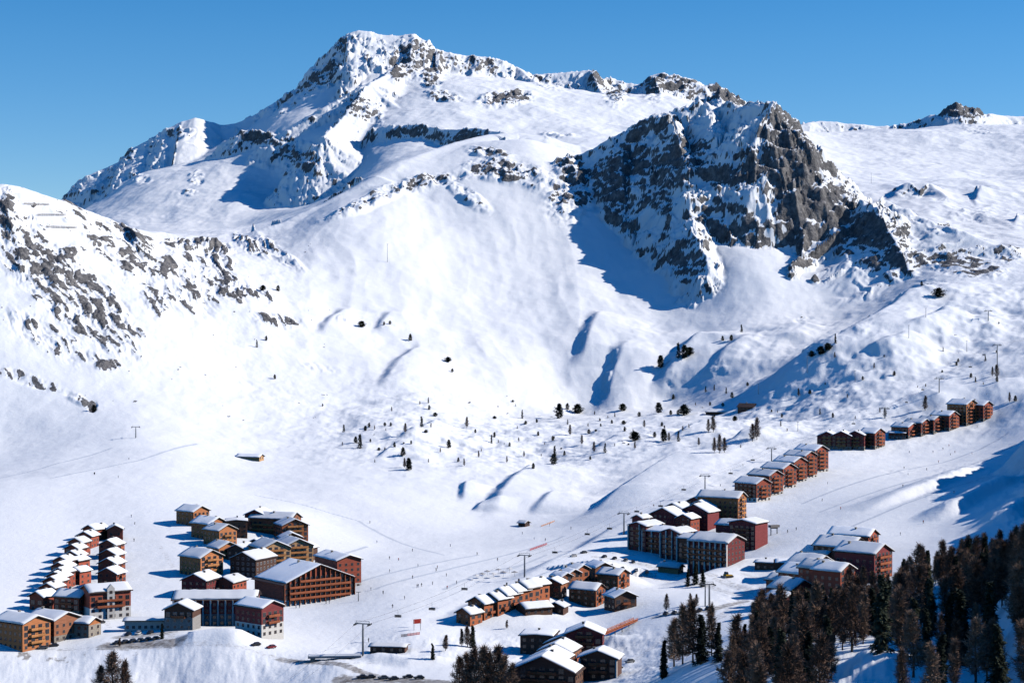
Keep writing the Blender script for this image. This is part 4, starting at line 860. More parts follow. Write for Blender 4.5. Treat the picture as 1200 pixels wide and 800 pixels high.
KNOLL = [(494,500,11,S),(475,507,10,L_),(422,525,15,S),(417,519,7,P_),(403,506,8,S),(451,499,4,P_),(458,499,4,P_),(505,501,5,L_),(472,534,9,P_),(479,551,13,P_),(474,548,10,L_),(526,525,9,P_),(516,530,5,L_),(547,501,11,L_),(557,507,4,P_),(576,519,9,S),(561,536,7,L_),(544,546,8,L_),(612,490,9,S),(629,495,4,P_),(655,490,15,P_),(656,482,6,S),(665,480,7,P_),(677,484,9,B_),(668,510,11,L_),(650,533,10,S),(649,544,11,P_),(625,549,6,P_),(614,535,6,L_),(594,542,7,L_),(502,472,6,S),(492,474,4,L_),(459,482,5,L_),(730,481,7,B_),(772,484,11,P_),(802,486,10,B_),(786,486,5,P_),(682,521,10,L_),(696,530,11,L_),(709,530,10,S),(744,516,9,B_),(744,526,8,L_),(755,501,8,L_),(778,517,13,P_),(784,517,9,L_),(795,517,11,S),(830,507,14,L_),(836,506,16,L_),(819,522,8,L_),(837,530,15,L_),(843,531,19,L_),(849,530,15,L_),(882,517,18,L_),(887,515,22,L_),(837,457,6,S),(851,461,7,S),(858,466,6,P_),(827,459,6,S),(861,493,5,B_),(832,475,4,P_),(847,476,4,P_),(876,452,4,P_),(749,488,5,P_),(731,497,4,B_),(717,496,4,P_),(703,493,3,P_),
 (869,389,8,S),(857,399,6,P_),(847,399,5,P_),(802,420,14,P_),(795,419,16,S),(774,431,13,P_),(808,416,8,B_),(979,402,10,S),(962,415,8,B_),(970,410,7,B_),(951,418,6,B_),(1100,348,9,B_),(1080,335,5,P_),(1168,443,14,L_),(1163,441,10,L_),(1183,471,10,L_),(1190,470,6,P_),(1084,481,15,L_),(1037,489,10,L_),(915,499,6,S),(961,485,6,S),(976,489,5,P_),(936,464,8,L_),(1011,445,4,P_),(1121,428,4,P_),(1048,440,5,P_),
 (301,407,8,S),(312,399,5,P_),(322,444,5,P_),(378,476,3,P_),(326,341,6,P_),(110,483,8,P_),(481,399,7,P_),(457,380,4,P_),(450,381,4,P_),(424,383,6,B_),(525,424,5,B_),(530,436,4,P_),(503,480,5,P_),(308,340,5,B_)]
for x, y, hp, k in KNOLL:
    D = hit(x, y); X = (x-CX)/FPX*D; H = hp*D/FPX*1.12
    adj = {S: 'dark pointed spruce', L_: 'bare brown larch', P_: 'dark rounded pine', B_: 'wide dark pine shrub'}[k]
    sz = 'tall ' if hp >= 13 else 'tiny ' if hp <= 5 else ''
    tree(k, 'small', X, D, H, sz+adj+' '+where(x, y), 'scattered trees on the open snow slopes', rt)
kn = 0
while kn < 62:
    x = rt.gauss(640, 150); y = 500+rt.gauss(8, 20)+(x-640)*-.03
    if not (400 < x < 930 and 466 < y < 562) or any(abs(x-q[0]) < 7 and abs(y-q[1]) < 5 for q in KNOLL): continue
    D = hit(x, y); k = rt.choice((P_, P_, L_, L_, B_, S)); hp = rt.uniform(2.2, 6.0)*(.7 if k == B_ else 1)
    adj = {S: 'tiny dark spruce', L_: 'tiny bare larch', P_: 'tiny rounded pine', B_: 'tiny low shrub'}[k]
    tree(k, 'small', (x-CX)/FPX*D, D, hp*D/FPX*1.1, adj+' '+where(x, y), 'scattered trees on the open snow slopes', rt); kn += 1
for i in range(26):
    x = rt.uniform(900, 1190); y = 480-(x-900)*.18+rt.gauss(0, 22); D = hit(x, y); k = rt.choice((P_, L_, L_, S)); hp = rt.uniform(2.5, 7)
    adj = {S: 'tiny dark spruce', L_: 'tiny bare larch', P_: 'tiny rounded pine'}[k]
    if min(abs(x-bx)+abs(y-by) for bx, by in ((970,515),(990,515),(1020,515),(1060,500),(1090,495),(1125,485),(1147,485),(876,475))) < 24: continue
    tree(k, 'small', (x-CX)/FPX*D, D, hp*D/FPX, adj+' '+where(x, y), 'scattered trees on the open snow slopes', rt)
# single and clumped trees of the foreground
def px_tree(x, y, hp, k, label, group, D=None):
    D = D or hit(x, y); tree(k, 'big', (x-CX)/FPX*D, D, hp*D/FPX, label, group, rt)
gb = 'bare larches standing together at the bottom edge left of the stepped gables'
for i, (x, y, hp, k) in enumerate([(538,806,52,L_),(548,800,58,L_),(556,806,66,L_),(566,802,68,L_),(574,808,64,L_),(583,804,72,L_),(590,808,64,L_),(598,806,56,L_),(570,812,50,L_),(604,812,46,L_)]):
    px_tree(x, y, hp*.95, k, 'bare brown larch in the clump at the bottom edge left of the stepped gables', gb, 700-i*4)
for x, y, hp, k, l in [(541,757,20,L_,'small bare larch on the snow bank just above the bottom larch clump'),(548,758,24,L_,'bare larch beside a spruce on the snow bank above the bottom clump'),(554,758,26,S,'dark slim spruce among small larches above the bottom clump'),(522,762,18,L_,'thin bare larch just right of the lone bottom spruce'),(507,772,19,P_ if False else S,'lone dark spruce in a shaded hollow at bottom centre'),(594,694,12,S,'small dark spruce beside the top of the diagonal chalet row'),(608,690,12,L_,'grey leafless tree between the picnic terrace and the diagonal row'),
  (781,716,20,L_,'bare larch in blue shade left of the snow-topped parked cars'),(809,709,14,L_,'left of two low bare trees behind the snow-topped parked cars'),(816,709,13,L_,'right of two low bare trees behind the snow-topped parked cars'),(594,736,10,L_,'tiny bare tree on the snow bank below the diagonal chalets'),(190,748,18,S,'dark spruce beside the reception building car park'),(140,757,10,L_,'small bare tree at the lip of the snow bank by the car park'),(806,686,20,S,'left of the dark snow-dusted spruces below the pillared blocks'),(815,684,24,S,'tallest of the dark snow-dusted spruces below the pillared blocks'),(824,687,20,S,'right of the dark snow-dusted spruces below the pillared blocks')]:
    px_tree(x, y, hp, k, l, None)
for x, y, hp, l in [(117,808,50,'left of three bare larches below the snow bank at bottom left'),(132,812,68,'middle of three bare larches below the snow bank at bottom left'),(147,808,56,'right of three bare larches below the snow bank at bottom left')]:
    px_tree(x, y, hp*.85, L_, l, 'three bare larches below the bottom left snow bank', 770)
for x, y, hp, k, l, D in [(778,806,50,S,'low broad spruce at the left end of the bottom dark clump',640),(790,800,62,L_,'bare larch behind the low broad spruce of the bottom clump',660),(800,800,76,L_,'tallest bare larch in the bottom clump right of the gully',650),(812,802,80,L_,'dense larch in the middle of the bottom clump right of the gully',640),(822,806,64,S,'dark spruce in the middle of the bottom clump right of the gully',630),(834,806,66,L_,'larch at the right end of the bottom clump right of the gully',640),(842,812,52,S,'short spruce at the right end of the bottom clump right of the gully',620)]:
    px_tree(x, y, hp*.88, k, l, 'clump of trees at the bottom right of the gully', D)
# the wood at the lower right
def inpoly(x, y, P):
    c = False
    for (x0, y0), (x1, y1) in zip(P, P[1:]+P[:1]):
        if (y0 > y) != (y1 > y) and x < (x1-x0)*(y-y0)/(y1-y0)+x0: c = not c
    return c
WOOD = [(852,812),(862,770),(880,744),(900,728),(950,716),(1020,706),(1045,690),(1080,682),(1130,668),(1180,652),(1240,640),(1260,900),(852,900)]
pts = []
for it in range(14000):
    D = 375+rt.random()**.85*520; x = rt.uniform(848, 1250); X = (x-CX)/FPX*D; z = zat(X, D); y = HY-FPX*z/D
    if y > 862 or not inpoly(x, y, WOOD): continue
    if ((x-1020)/44)**2+((y-808)/46)**2 < 1 and rt.random() < .94: continue
    if ((x-1130)/36)**2+((y-745)/26)**2 < 1 and rt.random() < .8: continue
    if ((x-1085)/42)**2+((y-715)/18)**2 < 1 and rt.random() < .75: continue
    if ((x-935)/30)**2+((y-770)/12)**2 < 1 and rt.random() < .8: continue
    dens = 5.6 if x < 1000 else 5.9
    if any((X-a)**2+(D-b_)**2 < dens**2 for a, b_, *_ in pts): continue
    pts.append((X, D, x, y))
    if len(pts) >= 300: break
for X, D, x, y in pts:
    k = L_ if rt.random() < (.86 if fbm(np.array([X/25.0]), np.array([D/25.0]), 2, 5)[0] > -.25 else .4) else S
    H = rt.triangular(6.5, 19, 12)*(1.05 if k == S else 1)*(.72 if (x < 990 and y < 748) else 1)
    zone = 'at the left edge' if x < 905 else 'at the far upper edge' if y < 715 else 'along the bottom edge' if y > 790 else 'around the sunlit clearing' if x < 1100 else 'at the right end'
    tree(k, 'big', X, D, H, ('bare brown larch ' if k == L_ else 'dark pointed spruce ')+zone+' of the shaded wood', 'larches and spruces of the wood at lower right', rt)
print('trees', len(pts), round(time.time()-T0, 1))
# ------------------------------------------------------------------ chair lifts
def gpt(x, y):
    D = hit(x, y); X = (x-CX)/FPX*D; return X, D, zat(X, D)
def pylon(x, y, ytop, label, az, double=False, slim=False):
    X, D, z = gpt(x, y); H = max((y-ytop)*D/FPX, 3.0)
    t = thing('lift_pylon', label, 'lift pylon', (X, D, z), az, None)
    r0 = .28 if slim else .42; xs = (-1.1, 1.1) if double else (0,)
    for sx in xs: MB().tube([(sx, 0, -2), (sx, 0, H*.5), (sx, 0, H)], [r0, r0*.8, r0*.6], 8).build('mast', M['metal'], t)
    if slim:
        b_ = MB(); b_.box(-1.1, 1.1, -.15, .15, H-.25, H+.05); b_.build('crossarm', M['metal'], t)
    else:
        b_ = MB(); b_.box(-3.4, 3.4, -.22, .22, H-.35, H+.1); b_.box(-3.0, 3.0, -.1, .1, H+.9, H+1.05); b_.box(-3.0, -2.8, -.1, .1, H+.101, H+.899); b_.box(2.8, 3.0, -.1, .1, H+.101, H+.899); b_.build('crossarm', M['metal'], t)
        for s in (-1, 1):
            a = MB(); a.box(s*3.1-.14, s*3.1+.14, -2.4, 2.4, H-.62, H-.36)
            for k in range(6): a.tube([(s*3.1-.12, -2.1+k*.84, H-.25), (s*3.1+.12, -2.1+k*.84, H-.25)], .22, 8)
            a.box(s*3.1-.5, s*3.1-.42, -2.3, 2.3, H-1.0, H-.9); a.build('sheave_assembly', M['black'], t)
        b_ = MB(); b_.box(.45, .5, -.2, .2, .5, H-.4); b_.build('ladder', M['metal'], t)
    return t, Vector((X, D, z+H))
LINE = [(425,768,730,'tall lift pylon with double crossarm at the bottom centre'),(614.5,676,650,'lift pylon above the picnic terrace left of the chalet cluster'),(731,626,601,'lift pylon at the left end of the pillared apartment complex'),(826,582,557,'lift pylon behind the tall honey balconied block'),(904,541,525,'lift pylon above the lower end of the red block row'),(1037,490,478,'lift pylon behind the shaded trio of dark blocks'),(1100.5,460,443,'lift pylon behind the highest group of blocks'),(1168.5,431,404,'tall lift pylon rising beside the brown larches at the right edge')]
tops = []
heads = []
ground = [gpt(p[0], p[1]) for p in LINE]
for i, (x, y, yt, lab) in enumerate(LINE):
    a = ground[max(i-1, 0)]; b_ = ground[min(i+1, len(ground)-1)]
    az = math.atan2(-(b_[0]-a[0]), b_[1]-a[1])
    t, top = pylon(x, y, yt, lab, az); heads.append((top, az))
X9 = Vector((heads[-1][0].x+180, heads[-1][0].y+70, heads[-1][0].z+38))
cable_pts = {}
for s in (-1, 1):
    P3 = [h+Vector((math.cos(az), math.sin(az), 0))*3.1*s+Vector((0, 0, -.02)) for h, az in heads]+[X9+Vector((3*s, 0, 0))]
    start = P3[0]+(P3[0]-P3[1]).normalized()*70-Vector((0, 0, 11)); P3 = [start]+P3
    full = []
    for a, b_ in zip(P3[:-1], P3[1:]):
        L = (b_-a).length
        for k in range(12): u = k/12; full.append(a.lerp(b_, u)-Vector((0, 0, L*.05*u*(1-u))))
    full.append(P3[-1]); cable_pts[s] = full
    o = MB().tube(full, .035, 4).build('lift_cable', M['black']); o['label'] = ('uphill' if s > 0 else 'downhill')+' steel rope of the long chair lift climbing to the right'; o['category'] = 'cable'
# chair prototype: hangs from z=0
def chair_parts():
    h_ = MB().tube([(0, 0, 0), (.12, 0, -.8), (.12, 0, -2.2)], .07, 6).mesh('hanger', [M['metal']])
    fr = MB().box(-1.5, 1.5, -.06, .06, -2.32, -2.2); [fr.box(sx-.05, sx+.05, -.06, .75, -3.35, -2.25) for sx in (-1.45, 1.45)]; fr = fr.mesh('chair_frame', [M['metal']])
    se = MB().box(-1.42, 1.42, -.35, .45, -3.3, -3.16).mesh('seat', [M['black']]); ba = MB().box(-1.42, 1.42, .46, .6, -3.1, -2.4).mesh('backrest', [M['black']])
    return [('hanger', h_), ('chair_frame', fr), ('seat', se), ('backrest', ba)]
CP = chair_parts()
CH = [(466,715,-1),(506,702,1),(544,686,-1),(650,640,1),(688,622,-1),(714,606,1),(746,592,-1),(774,579,1),(801,566,-1),(856,544,1),(882,533,-1),(940,512,1),(1000,490,-1),(1062,464,1),(1081,450,-1),(1137,419,1),(1153,409,-1)]
for x, y, s in CH:
    best = min(cable_pts[s][1:], key=lambda p: abs(p.x/p.y*FPX+CX-x))
    i = cable_pts[s].index(best); pr = cable_pts[s][i]
    # interpolate along the rope to the wanted column
    for a, b_ in zip(cable_pts[s][:-1], cable_pts[s][1:]):
        xa, xb = a.x/a.y*FPX+CX, b_.x/b_.y*FPX+CX
        if xa <= x <= xb: pr = a.lerp(b_, (x-xa)/(xb-xa)); d = b_-a
    az = math.atan2(-d.x, d.y)
    t = thing('lift_chair', 'dark four-seat lift chair hanging on the '+('uphill' if s > 0 else 'downhill')+' rope '+('above the shaded piste at bottom centre' if x < 600 else 'left of the pillared apartment complex' if x < 760 else 'behind the tall honey balconied block' if x < 830 else 'behind the red block row' if x < 960 else 'above the highest blocks'), 'lift chair', pr, az, 'chairs of the long chair lift')
    for n, me in CP: link(n, me, t)
for x, y, yt, lab, slim, dbl in [(829,710,684,'double-masted lift pylon in shade below the pillared complex',False,True),(159,513,500,'small lift pylon on the crest of the smooth hill at left',False,False),(946,437,417,'slim drag lift pole below the shaded moraine',True,False),(1065,396,381,'slim lift pylon on the sunny slope under the outcrop',True,False),(1158,376,364,'small lift pylon high on the slope at the right edge',False,False),(454,307,286,'slender pylon on the big white face below the ridge',True,False),(1021,215,203,'tiny pylon in the far snow bowl behind the rock peak',True,False),(857,812,783,'short lift pylon at the bottom edge left of the wood',False,False),(420,704,693,'small drag lift post on the piste right of the big hotel',True,False),(1133,412,399,'slim drag lift pole right of the shaded moraine',True,False),(1002,447,434,'slim pole between the shaded moraine and the dark trio',True,False),(1085,372,361,'tiny pole below the dark outcrop',True,False),(889,462,449,'slim pole above the lone mountain restaurant',True,False),(935,505,494,'thin lift post above the gap in the red block row',True,False)]:
    pylon(x, y, yt, lab, .35, dbl, slim)
# ------------------------------------------------------------------ skiers
def person_mesh(stance):
    J = [(0,0,.98),(0,0,1.2),(0,.0,1.42),(0,0,1.52),(0,-.02,1.66),(0,-.01,1.77), (.11,0,.92),(.14+stance*.06,-.10,.52),(.15+stance*.1,.02,.08),(.15+stance*.1,-.16,.04), (-.11,0,.92),(-.14,-.08,.52),(-.15,.05,.08),(-.15,-.13,.04), (.2,0,1.40),(.32,-.04,1.14),(.30,-.26,.98),(.29,-.35,.95), (-.2,0,1.40),(-.33,-.02,1.14),(-.30,-.24,.98),(-.29,-.33,.95)]
    E = [(0,1),(1,2),(2,3),(3,4),(4,5),(0,6),(6,7),(7,8),(8,9),(0,10),(10,11),(11,12),(12,13),(2,14),(14,15),(15,16),(16,17),(2,18),(18,19),(19,20),(20,21)]
    R = [.16,.15,.16,.065,.115,.09,.11,.085,.07,.06,.11,.085,.07,.06,.085,.065,.055,.045,.085,.065,.055,.045]
    me = bpy.data.meshes.new('person'); me.from_pydata(J, E, []); o = bpy.data.objects.new('person', me); coll.objects.link(o)
    sm = o.modifiers.new('s', 'SKIN'); o.modifiers.new('u', 'SUBSURF').levels = 1
    for i, r in enumerate(R): o.data.skin_vertices[0].data[i].radius = (r, r)
    o.data.skin_vertices[0].data[0].use_root = True
    bpy.context.view_layer.update(); dg = bpy.context.evaluated_depsgraph_get()
    out = bpy.data.meshes.new_from_object(o.evaluated_get(dg)); bpy.data.objects.remove(o); return out
base_p = [person_mesh(0), person_mesh(1)]
def dress(me, jacket, trousers):
    m = me.copy(); m.materials.clear()
    for k in (jacket, trousers, 'skin', 'black'): m.materials.append(M[k])
    for p in m.polygons:
        z = p.center.z; p.material_index = 3 if z < .14 else 1 if z < .95 else 0 if z < 1.5 else 2 if (z < 1.72 and p.center.y < -.03) else 3
    return m
DR = [(dress(base_p[i % 2], j, t_), n) for i, (j, t_, n) in enumerate([('black','black','in black'),('redfab','black','in a red jacket'),('blue','black','in a blue jacket'),('black','blue','in dark jacket and blue trousers')])]
PP = [(382,707,0,'right of two skiers standing in front of the big hotel'),(386,707,3,'left-leaning skier beside another before the big hotel'),(347,712,2,'left one of a pair on the snow below the hotel balconies'),(351,712,0,'right one of a pair on the snow below the hotel balconies'),(400,700,0,'lone skier right under the hotel corner'),(559,650,0,'lone skier far out on the piste below the knolls'),(511,669,0,'lone skier in the middle of the broad piste'),(494,687,0,'right skier of a pair on the piste above the blue shadow'),(490,688,3,'left skier of a pair on the piste above the blue shadow'),(507,685,0,'skier just above the tip of the blue shadow'),(474,702,0,'skier left of the hanging chairs on the piste'),(449,696,0,'skier between the big hotel and the hanging chairs'),(583,657,0,'skier right of the lone skier on the upper piste'),(523,675,0,'skier beside the tracks on the middle piste'),(432,752,0,'skier standing right of the tall bottom pylon'),(524,690,1,'skier at the upper edge of the blue shadow'),(535,684,0,'skier by the picnic terrace end'),(157,634,0,'lone skier between the two left villages'),(985,597,1,'skier alone on the wide right piste'),(1100,542,1,'skier above the tip of the right blue shadow'),(1112,523,1,'skier on the piste below the highest blocks'),(1118,578,2,'skier inside the right blue shadow'),(1086,551,0,'skier at the upper rim of the right blue shadow'),(1145,501,0,'skier just below the rightmost top block'),(1105,527,0,'skier left of another below the highest blocks'),(111,556,0,'lone skier on the smooth hill above the left rows'),(669,620,0,'skier on the piste above the pillared complex'),(644,616,1,'skier right of the small ski school hut'),(612,626,0,'skier below the small ski school hut'),(923,624,0,'skier beside the lift terminal right of the maroon wall'),(933,621,0,'second skier to the right of the lift terminal'),(1055,627,0,'skier near the wood at the right piste edge'),(1082,613,1,'skier at the lower rim of the right blue shadow'),(460,712,0,'skier above the red start banner')]
for x, y, k, lab in PP:
    X, D, z = gpt(x, y); me, desc = DR[k]
    o = link('person', me, None, (X, D, z+.02), rt.random()*6.28); o.scale = (1.25,)*3 if False else (1.12,)*3
    o['label'] = lab.replace('skier', 'skier '+desc, 1).replace(' in dark jacket and blue trousers', ' in blue trousers') if 'skier ' in lab else lab+' '+desc; o['category'] = 'person'; o['group'] = 'skiers on the pistes'

LN = [([(1180,505),(1060,560),(940,605)], 22, 'on the wide right piste'), ([(620,640),(520,655),(440,690)], 26, 'on the broad valley piste'), ([(1000,500),(860,560),(740,612)], 14, 'on the piste beside the long chair lift'), ([(160,520),(120,560),(165,640)], 16, 'on the hill piste above the left rows'), ([(400,600),(470,640),(420,690)], 26, 'on the white flat right of the village')]
for k_ in range(34):
    pl, sp, desc2 = LN[(0, 1, 1, 2, 0, 3, 4)[k_ % 7]]; u = rt.random()*(len(pl)-1); i_ = min(int(u), len(pl)-2); f_ = u-i_
    x = pl[i_][0]+(pl[i_+1][0]-pl[i_][0])*f_+rt.gauss(0, sp*.8); y = pl[i_][1]+(pl[i_+1][1]-pl[i_][1])*f_+rt.gauss(0, sp*.35)
    X, D, z = gpt(x, y); me, desc = DR[rt.choice((0, 0, 1, 2, 3))]
    o = link('person', me, None, (X, D, z+.02), rt.random()*6.28); o.scale = (1.05,)*3
    o['label'] = 'skier '+desc.replace('dark jacket and ', '')+' among others '+desc2; o['category'] = 'person'; o['group'] = 'skiers on the pistes'
# ------------------------------------------------------------------ parked cars
CARM = {'dark': simple('dark_car_paint', (0.02, 0.022, 0.026), rough=.3, spec=.5, var=.05), 'grey': simple('grey_car_paint', (0.16, 0.17, 0.18), rough=.3, spec=.5, var=.05), 'white': simple('white_car_paint', (0.6, 0.6, 0.6), rough=.3, spec=.5, var=.05), 'red': simple('red_car_paint', (0.28, 0.02, 0.02), rough=.3, spec=.5, var=.05)}
def loft_car():
    prof = [(-2.15,.35),(-2.2,.62),(-2.1,.86),(-1.2,.98),(1.55,1.0),(2.1,.92),(2.2,.6),(2.12,.35)]
    b_ = MB()
    for s0, s1, k in ((-.86,-.78,.93),(-.78,.78,1),(.78,.86,.93)):
        b_.prism([(x*(k if abs(x) > 2 else 1), .35+(z-.35)*k) for x, z in prof], s0+.001, s1-.001)
    body = b_
    cab = MB(); lo = [(-1.15,.97),(1.75,.97)]; hi = [(-.45,1.46),(1.25,1.47)]
    v = [(lo[0][0],-.8,.97),(lo[1][0],-.8,.97),(lo[1][0],.8,.97),(lo[0][0],.8,.97),(hi[0][0],-.62,1.45),(hi[1][0],-.62,1.46),(hi[1][0],.62,1.46),(hi[0][0],.62,1.45)]
    cab.add(v, [(0,1,5,4),(1,2,6,5),(2,3,7,6),(3,0,4,7),(4,5,6,7)])
    roof = MB().box(-.44, 1.24, -.63, .63, 1.462, 1.52)
    wh = MB().tube([(0,-.1,0),(0,.1,0)], .33, 12)
    sn = MB(); 
    for (a, b0, z) in ((-.5, 1.35, 1.53),): sn.box(a, b0, -.68, .68, z, z+.28); sn.box(a+.15, b0-.15, -.52, .52, z+.281, z+.36)
    return body, cab, roof, wh, sn
cb, cc_, cr_, cw_, cs_ = loft_car()
CM = dict(window=cc_.mesh('window', [M['glass']]), wheel=cw_.mesh('wheel', [M['black']]), snow=cs_.mesh('snow_load', [M['snow']]))
CBODY = {k: (cb.mesh('car_body', [m]), cr_.mesh('car_roof', [m])) for k, m in CARM.items()}
def car(x, y, col, rz, label, group, snow=False):
    X, D, z = gpt(x, y); t = thing('parked_car', label, 'car', (X, D, z), math.radians(rz), group)
    link('car_body', CBODY[col][0], t); link('car_roof', CBODY[col][1], t); link('window', CM['window'], t)
    for sx in (-1.35, 1.35):
        for sy in (-.78, .78): link('wheel', CM['wheel'], t, (sx, sy, .33))
    if snow: link('snow_load', CM['snow'], t)
gA, gB, gC, gD = 'cars in the car park beside the reception building', 'cars on the road at the bottom edge', 'snow-topped cars on the ledge below the pillared complex', 'cars on the parking terraces below the pillared complex'
for i, (x, y, c) in enumerate([(137,754,'dark'),(146,753,'dark'),(155,752,'dark'),(164,751,'grey'),(173,750,'dark'),(182,749,'dark')]):
    car(x, y, c, 62, ['dark car at the left end','second dark car from the left','third dark car from the left','grey car','dark car right of the grey one','rightmost dark car'][i]+' in the front row of the reception car park', gA)
for i, (x, y, c) in enumerate([(150,744,'dark'),(162,743,'white'),(176,742,'dark')]):
    car(x, y, c, 75, ['left dark','middle white','right dark'][i]+' car in the back row of the reception car park', gA)
car(63,757,'dark',20,'dark car standing alone beside the stone based house',gA); car(50,760,'grey',15,'grey car tucked below the orange balconied gable',gA)
for i, (x, y, c) in enumerate([(424,794,'dark'),(434,794,'dark'),(449,795,'grey'),(461,796,'dark'),(478,794,'dark'),(491,795,'dark')]):
    car(x, y, c, 8, ['first dark','second dark','grey','dark','fifth dark','last dark'][i]+' car along the bottom road, '+['at its left end','beside the first','just right of the first two','right of the grey one','left of the last','nearest the bare larch clump'][i], gB)
for i, (x, y, c) in enumerate([(780,720,'dark'),(790,719,'dark'),(800,718,'red'),(810,717,'dark'),(820,716,'dark'),(829,714,'dark')]):
    car(x, y, c, 70, ['leftmost dark','second dark','dark red','fourth dark','fifth dark','rightmost dark'][i]+' car under snow on the ledge beside the double-masted pylon', gC, True)
for i, (x, y, c) in enumerate([(708,653,'dark'),(720,655,'dark'),(733,657,'grey'),(716,664,'dark'),(730,667,'dark'),(746,669,'white'),(758,671,'dark'),(742,659,'dark')]):
    car(x, y, c, 60+i*5, ['leftmost dark car of the upper','second dark car of the upper','grey car of the upper','leftmost dark car of the lower','second dark car of the lower','white car of the lower','rightmost dark car of the lower','rightmost dark car of the upper'][i]+' parking terrace in blue shade', gD)
for x, y, c, l in [(228,712,'dark','dark car on the lane left of the red gabled house'),(276,706,'grey','grey car on the lane before the big hotel gable'),(262,692,'white','white car on the lane below the detached honey chalet'),(118,730,'dark','dark car at the foot of the white-towered block'),(300,756,'dark','dark car on the lip road below the maroon end block'),(318,759,'red','red car on the lip road below the maroon end block'),(724,784,'dark','dark car beside the pillared chalet in the gully'),(738,776,'grey','grey car on the gully lane above the pillared chalet'),(905,681,'dark','dark car on the lane left of the woodside complex'),(684,648,'dark','dark car at the far end of the upper parking terrace'),(672,652,'white','white car at the far end of the upper parking terrace')]:
    car(x, y, c, 40, l, 'single cars on the village lanes')
# snow groomer
X, D, z = gpt(853, 676)
t = thing('snow_groomer', 'yellow snow groomer parked in shade at the foot of the maroon wall', 'snow groomer', (X, D, z), .6)
YP = simple('yellow_paint', (0.55, 0.33, 0.03), rough=.4)
MB().prism([(-2.2,.9),(-2.2,1.7),(-.4,1.7),(-.2,1.2),(2.4,1.2),(2.4,.9)], -1.1, 1.1).build('engine_deck', YP, t)
MB().prism([(-1.9,1.71),(-1.6,2.9),(-.7,2.9),(-.35,1.71)], -1.0, 1.0).build('cab', M['glass'], t)
for s in (-1, 1): MB().prism([(-2.4,.3),(-2.1,0),(2.1,0),(2.5,.35),(2.2,.85),(-2.1,.85)], s*1.25-.55, s*1.25+.55).build('track', M['black'], t)
MB().box(-3.2, -2.9, -2.0, 2.0, .1, 1.0).build('blade', M['metal'], t)
# white garage block behind the car park
building(172,738,'low white garage block with dark openings behind the car park',9,19,4.2,95,pitch=5,wall='white',base_st=0,balc='',wins='L',cat='garage',name='garage_block',snow=.4,chim=0,pale=True,bay=2.4)
# footbridge
a = Vector(gpt(704, 752)); b_ = Vector(gpt(745, 728)); a.z += 3.2; b_.z += .8
t = thing('footbridge', 'red-brown wooden footbridge climbing from the gabled chalets over the gully', 'footbridge', a)
d = b_-a; L = d.length; n = Vector((-d.y, d.x, 0)).normalized()*1.1
MB().add([-n, n, d+n, d-n, -n-Vector((0,0,.4)), n-Vector((0,0,.4)), d+n-Vector((0,0,.4)), d-n-Vector((0,0,.4))], [(0,1,2,3),(7,6,5,4),(0,4,5,1),(1,5,6,2),(2,6,7,3),(3,7,4,0)]).build('deck', M['rail'], t)
for s in (-1, 1):
    m_ = MB(); m_.tube([n*s+Vector((0,0,1.05)), d+n*s+Vector((0,0,1.05))], .09, 5); m_.tube([n*s+Vector((0,0,.55)), d+n*s+Vector((0,0,.55))], .22, 4)
    for k in range(9): q = d*(k/8)+n*s; m_.tube([q, q+Vector((0,0,1.1))], .08, 5)
    m_.build('railing', M['rail'], t)
for k in range(1, 5):
    q = d*(k/5); g = zat(a.x+q.x, a.y+q.y)-a.z; MB().tube([q+Vector((0,0,-.4)), Vector((q.x, q.y, g-2))], .2, 6).build('post', M['dark'], t)
# concrete ski bridge and lift base by the bottom pylon
X, D, z = gpt(392, 772)
t = thing('ski_bridge', 'low concrete ski bridge over the sunken road left of the bottom pylon', 'bridge', (X, D, z), .1)
MB().box(-11, 11, -2.6, 2.6, .9, 1.5).build('deck', M['grey'], t); MB().box(-10.8, 10.8, -2.4, 2.4, 1.503, 1.9).build('snow_cover', M['snow'], t)
for s in (-1, 1): MB().box(s*9-1, s*9+1, -2.4, 2.4, -3, .897).build('abutment', M['stone'], t)
t = building(456,765,'low dark lift base station in blue shade right of the bottom pylon',7,15,2.6,82,pitch=8,wall='dark',base_st=0,balc='',wins='L',cat='lift station',name='lift_station',snow=.4,chim=0)
# lift terminal right of the maroon block
X, D, z = gpt(907, 626)
t = thing('lift_terminal', 'small grey lift terminal with bullwheel on the piste beside the maroon wall', 'lift terminal', (X, D, z), .5)
for sx in (-2.2, 2.2): MB().tube([(sx, 0, -1), (sx, 0, 4.2)], .3, 8).build('post', M['metal'], t)
MB().box(-3.2, 3.2, -1.3, 1.3, 4.2, 5.6).build('housing', M['grey'], t); MB().tube([(0, -.1, 3.7), (0, -.1, 4.0)], 2.3, 20).build('bullwheel', M['black'], t)
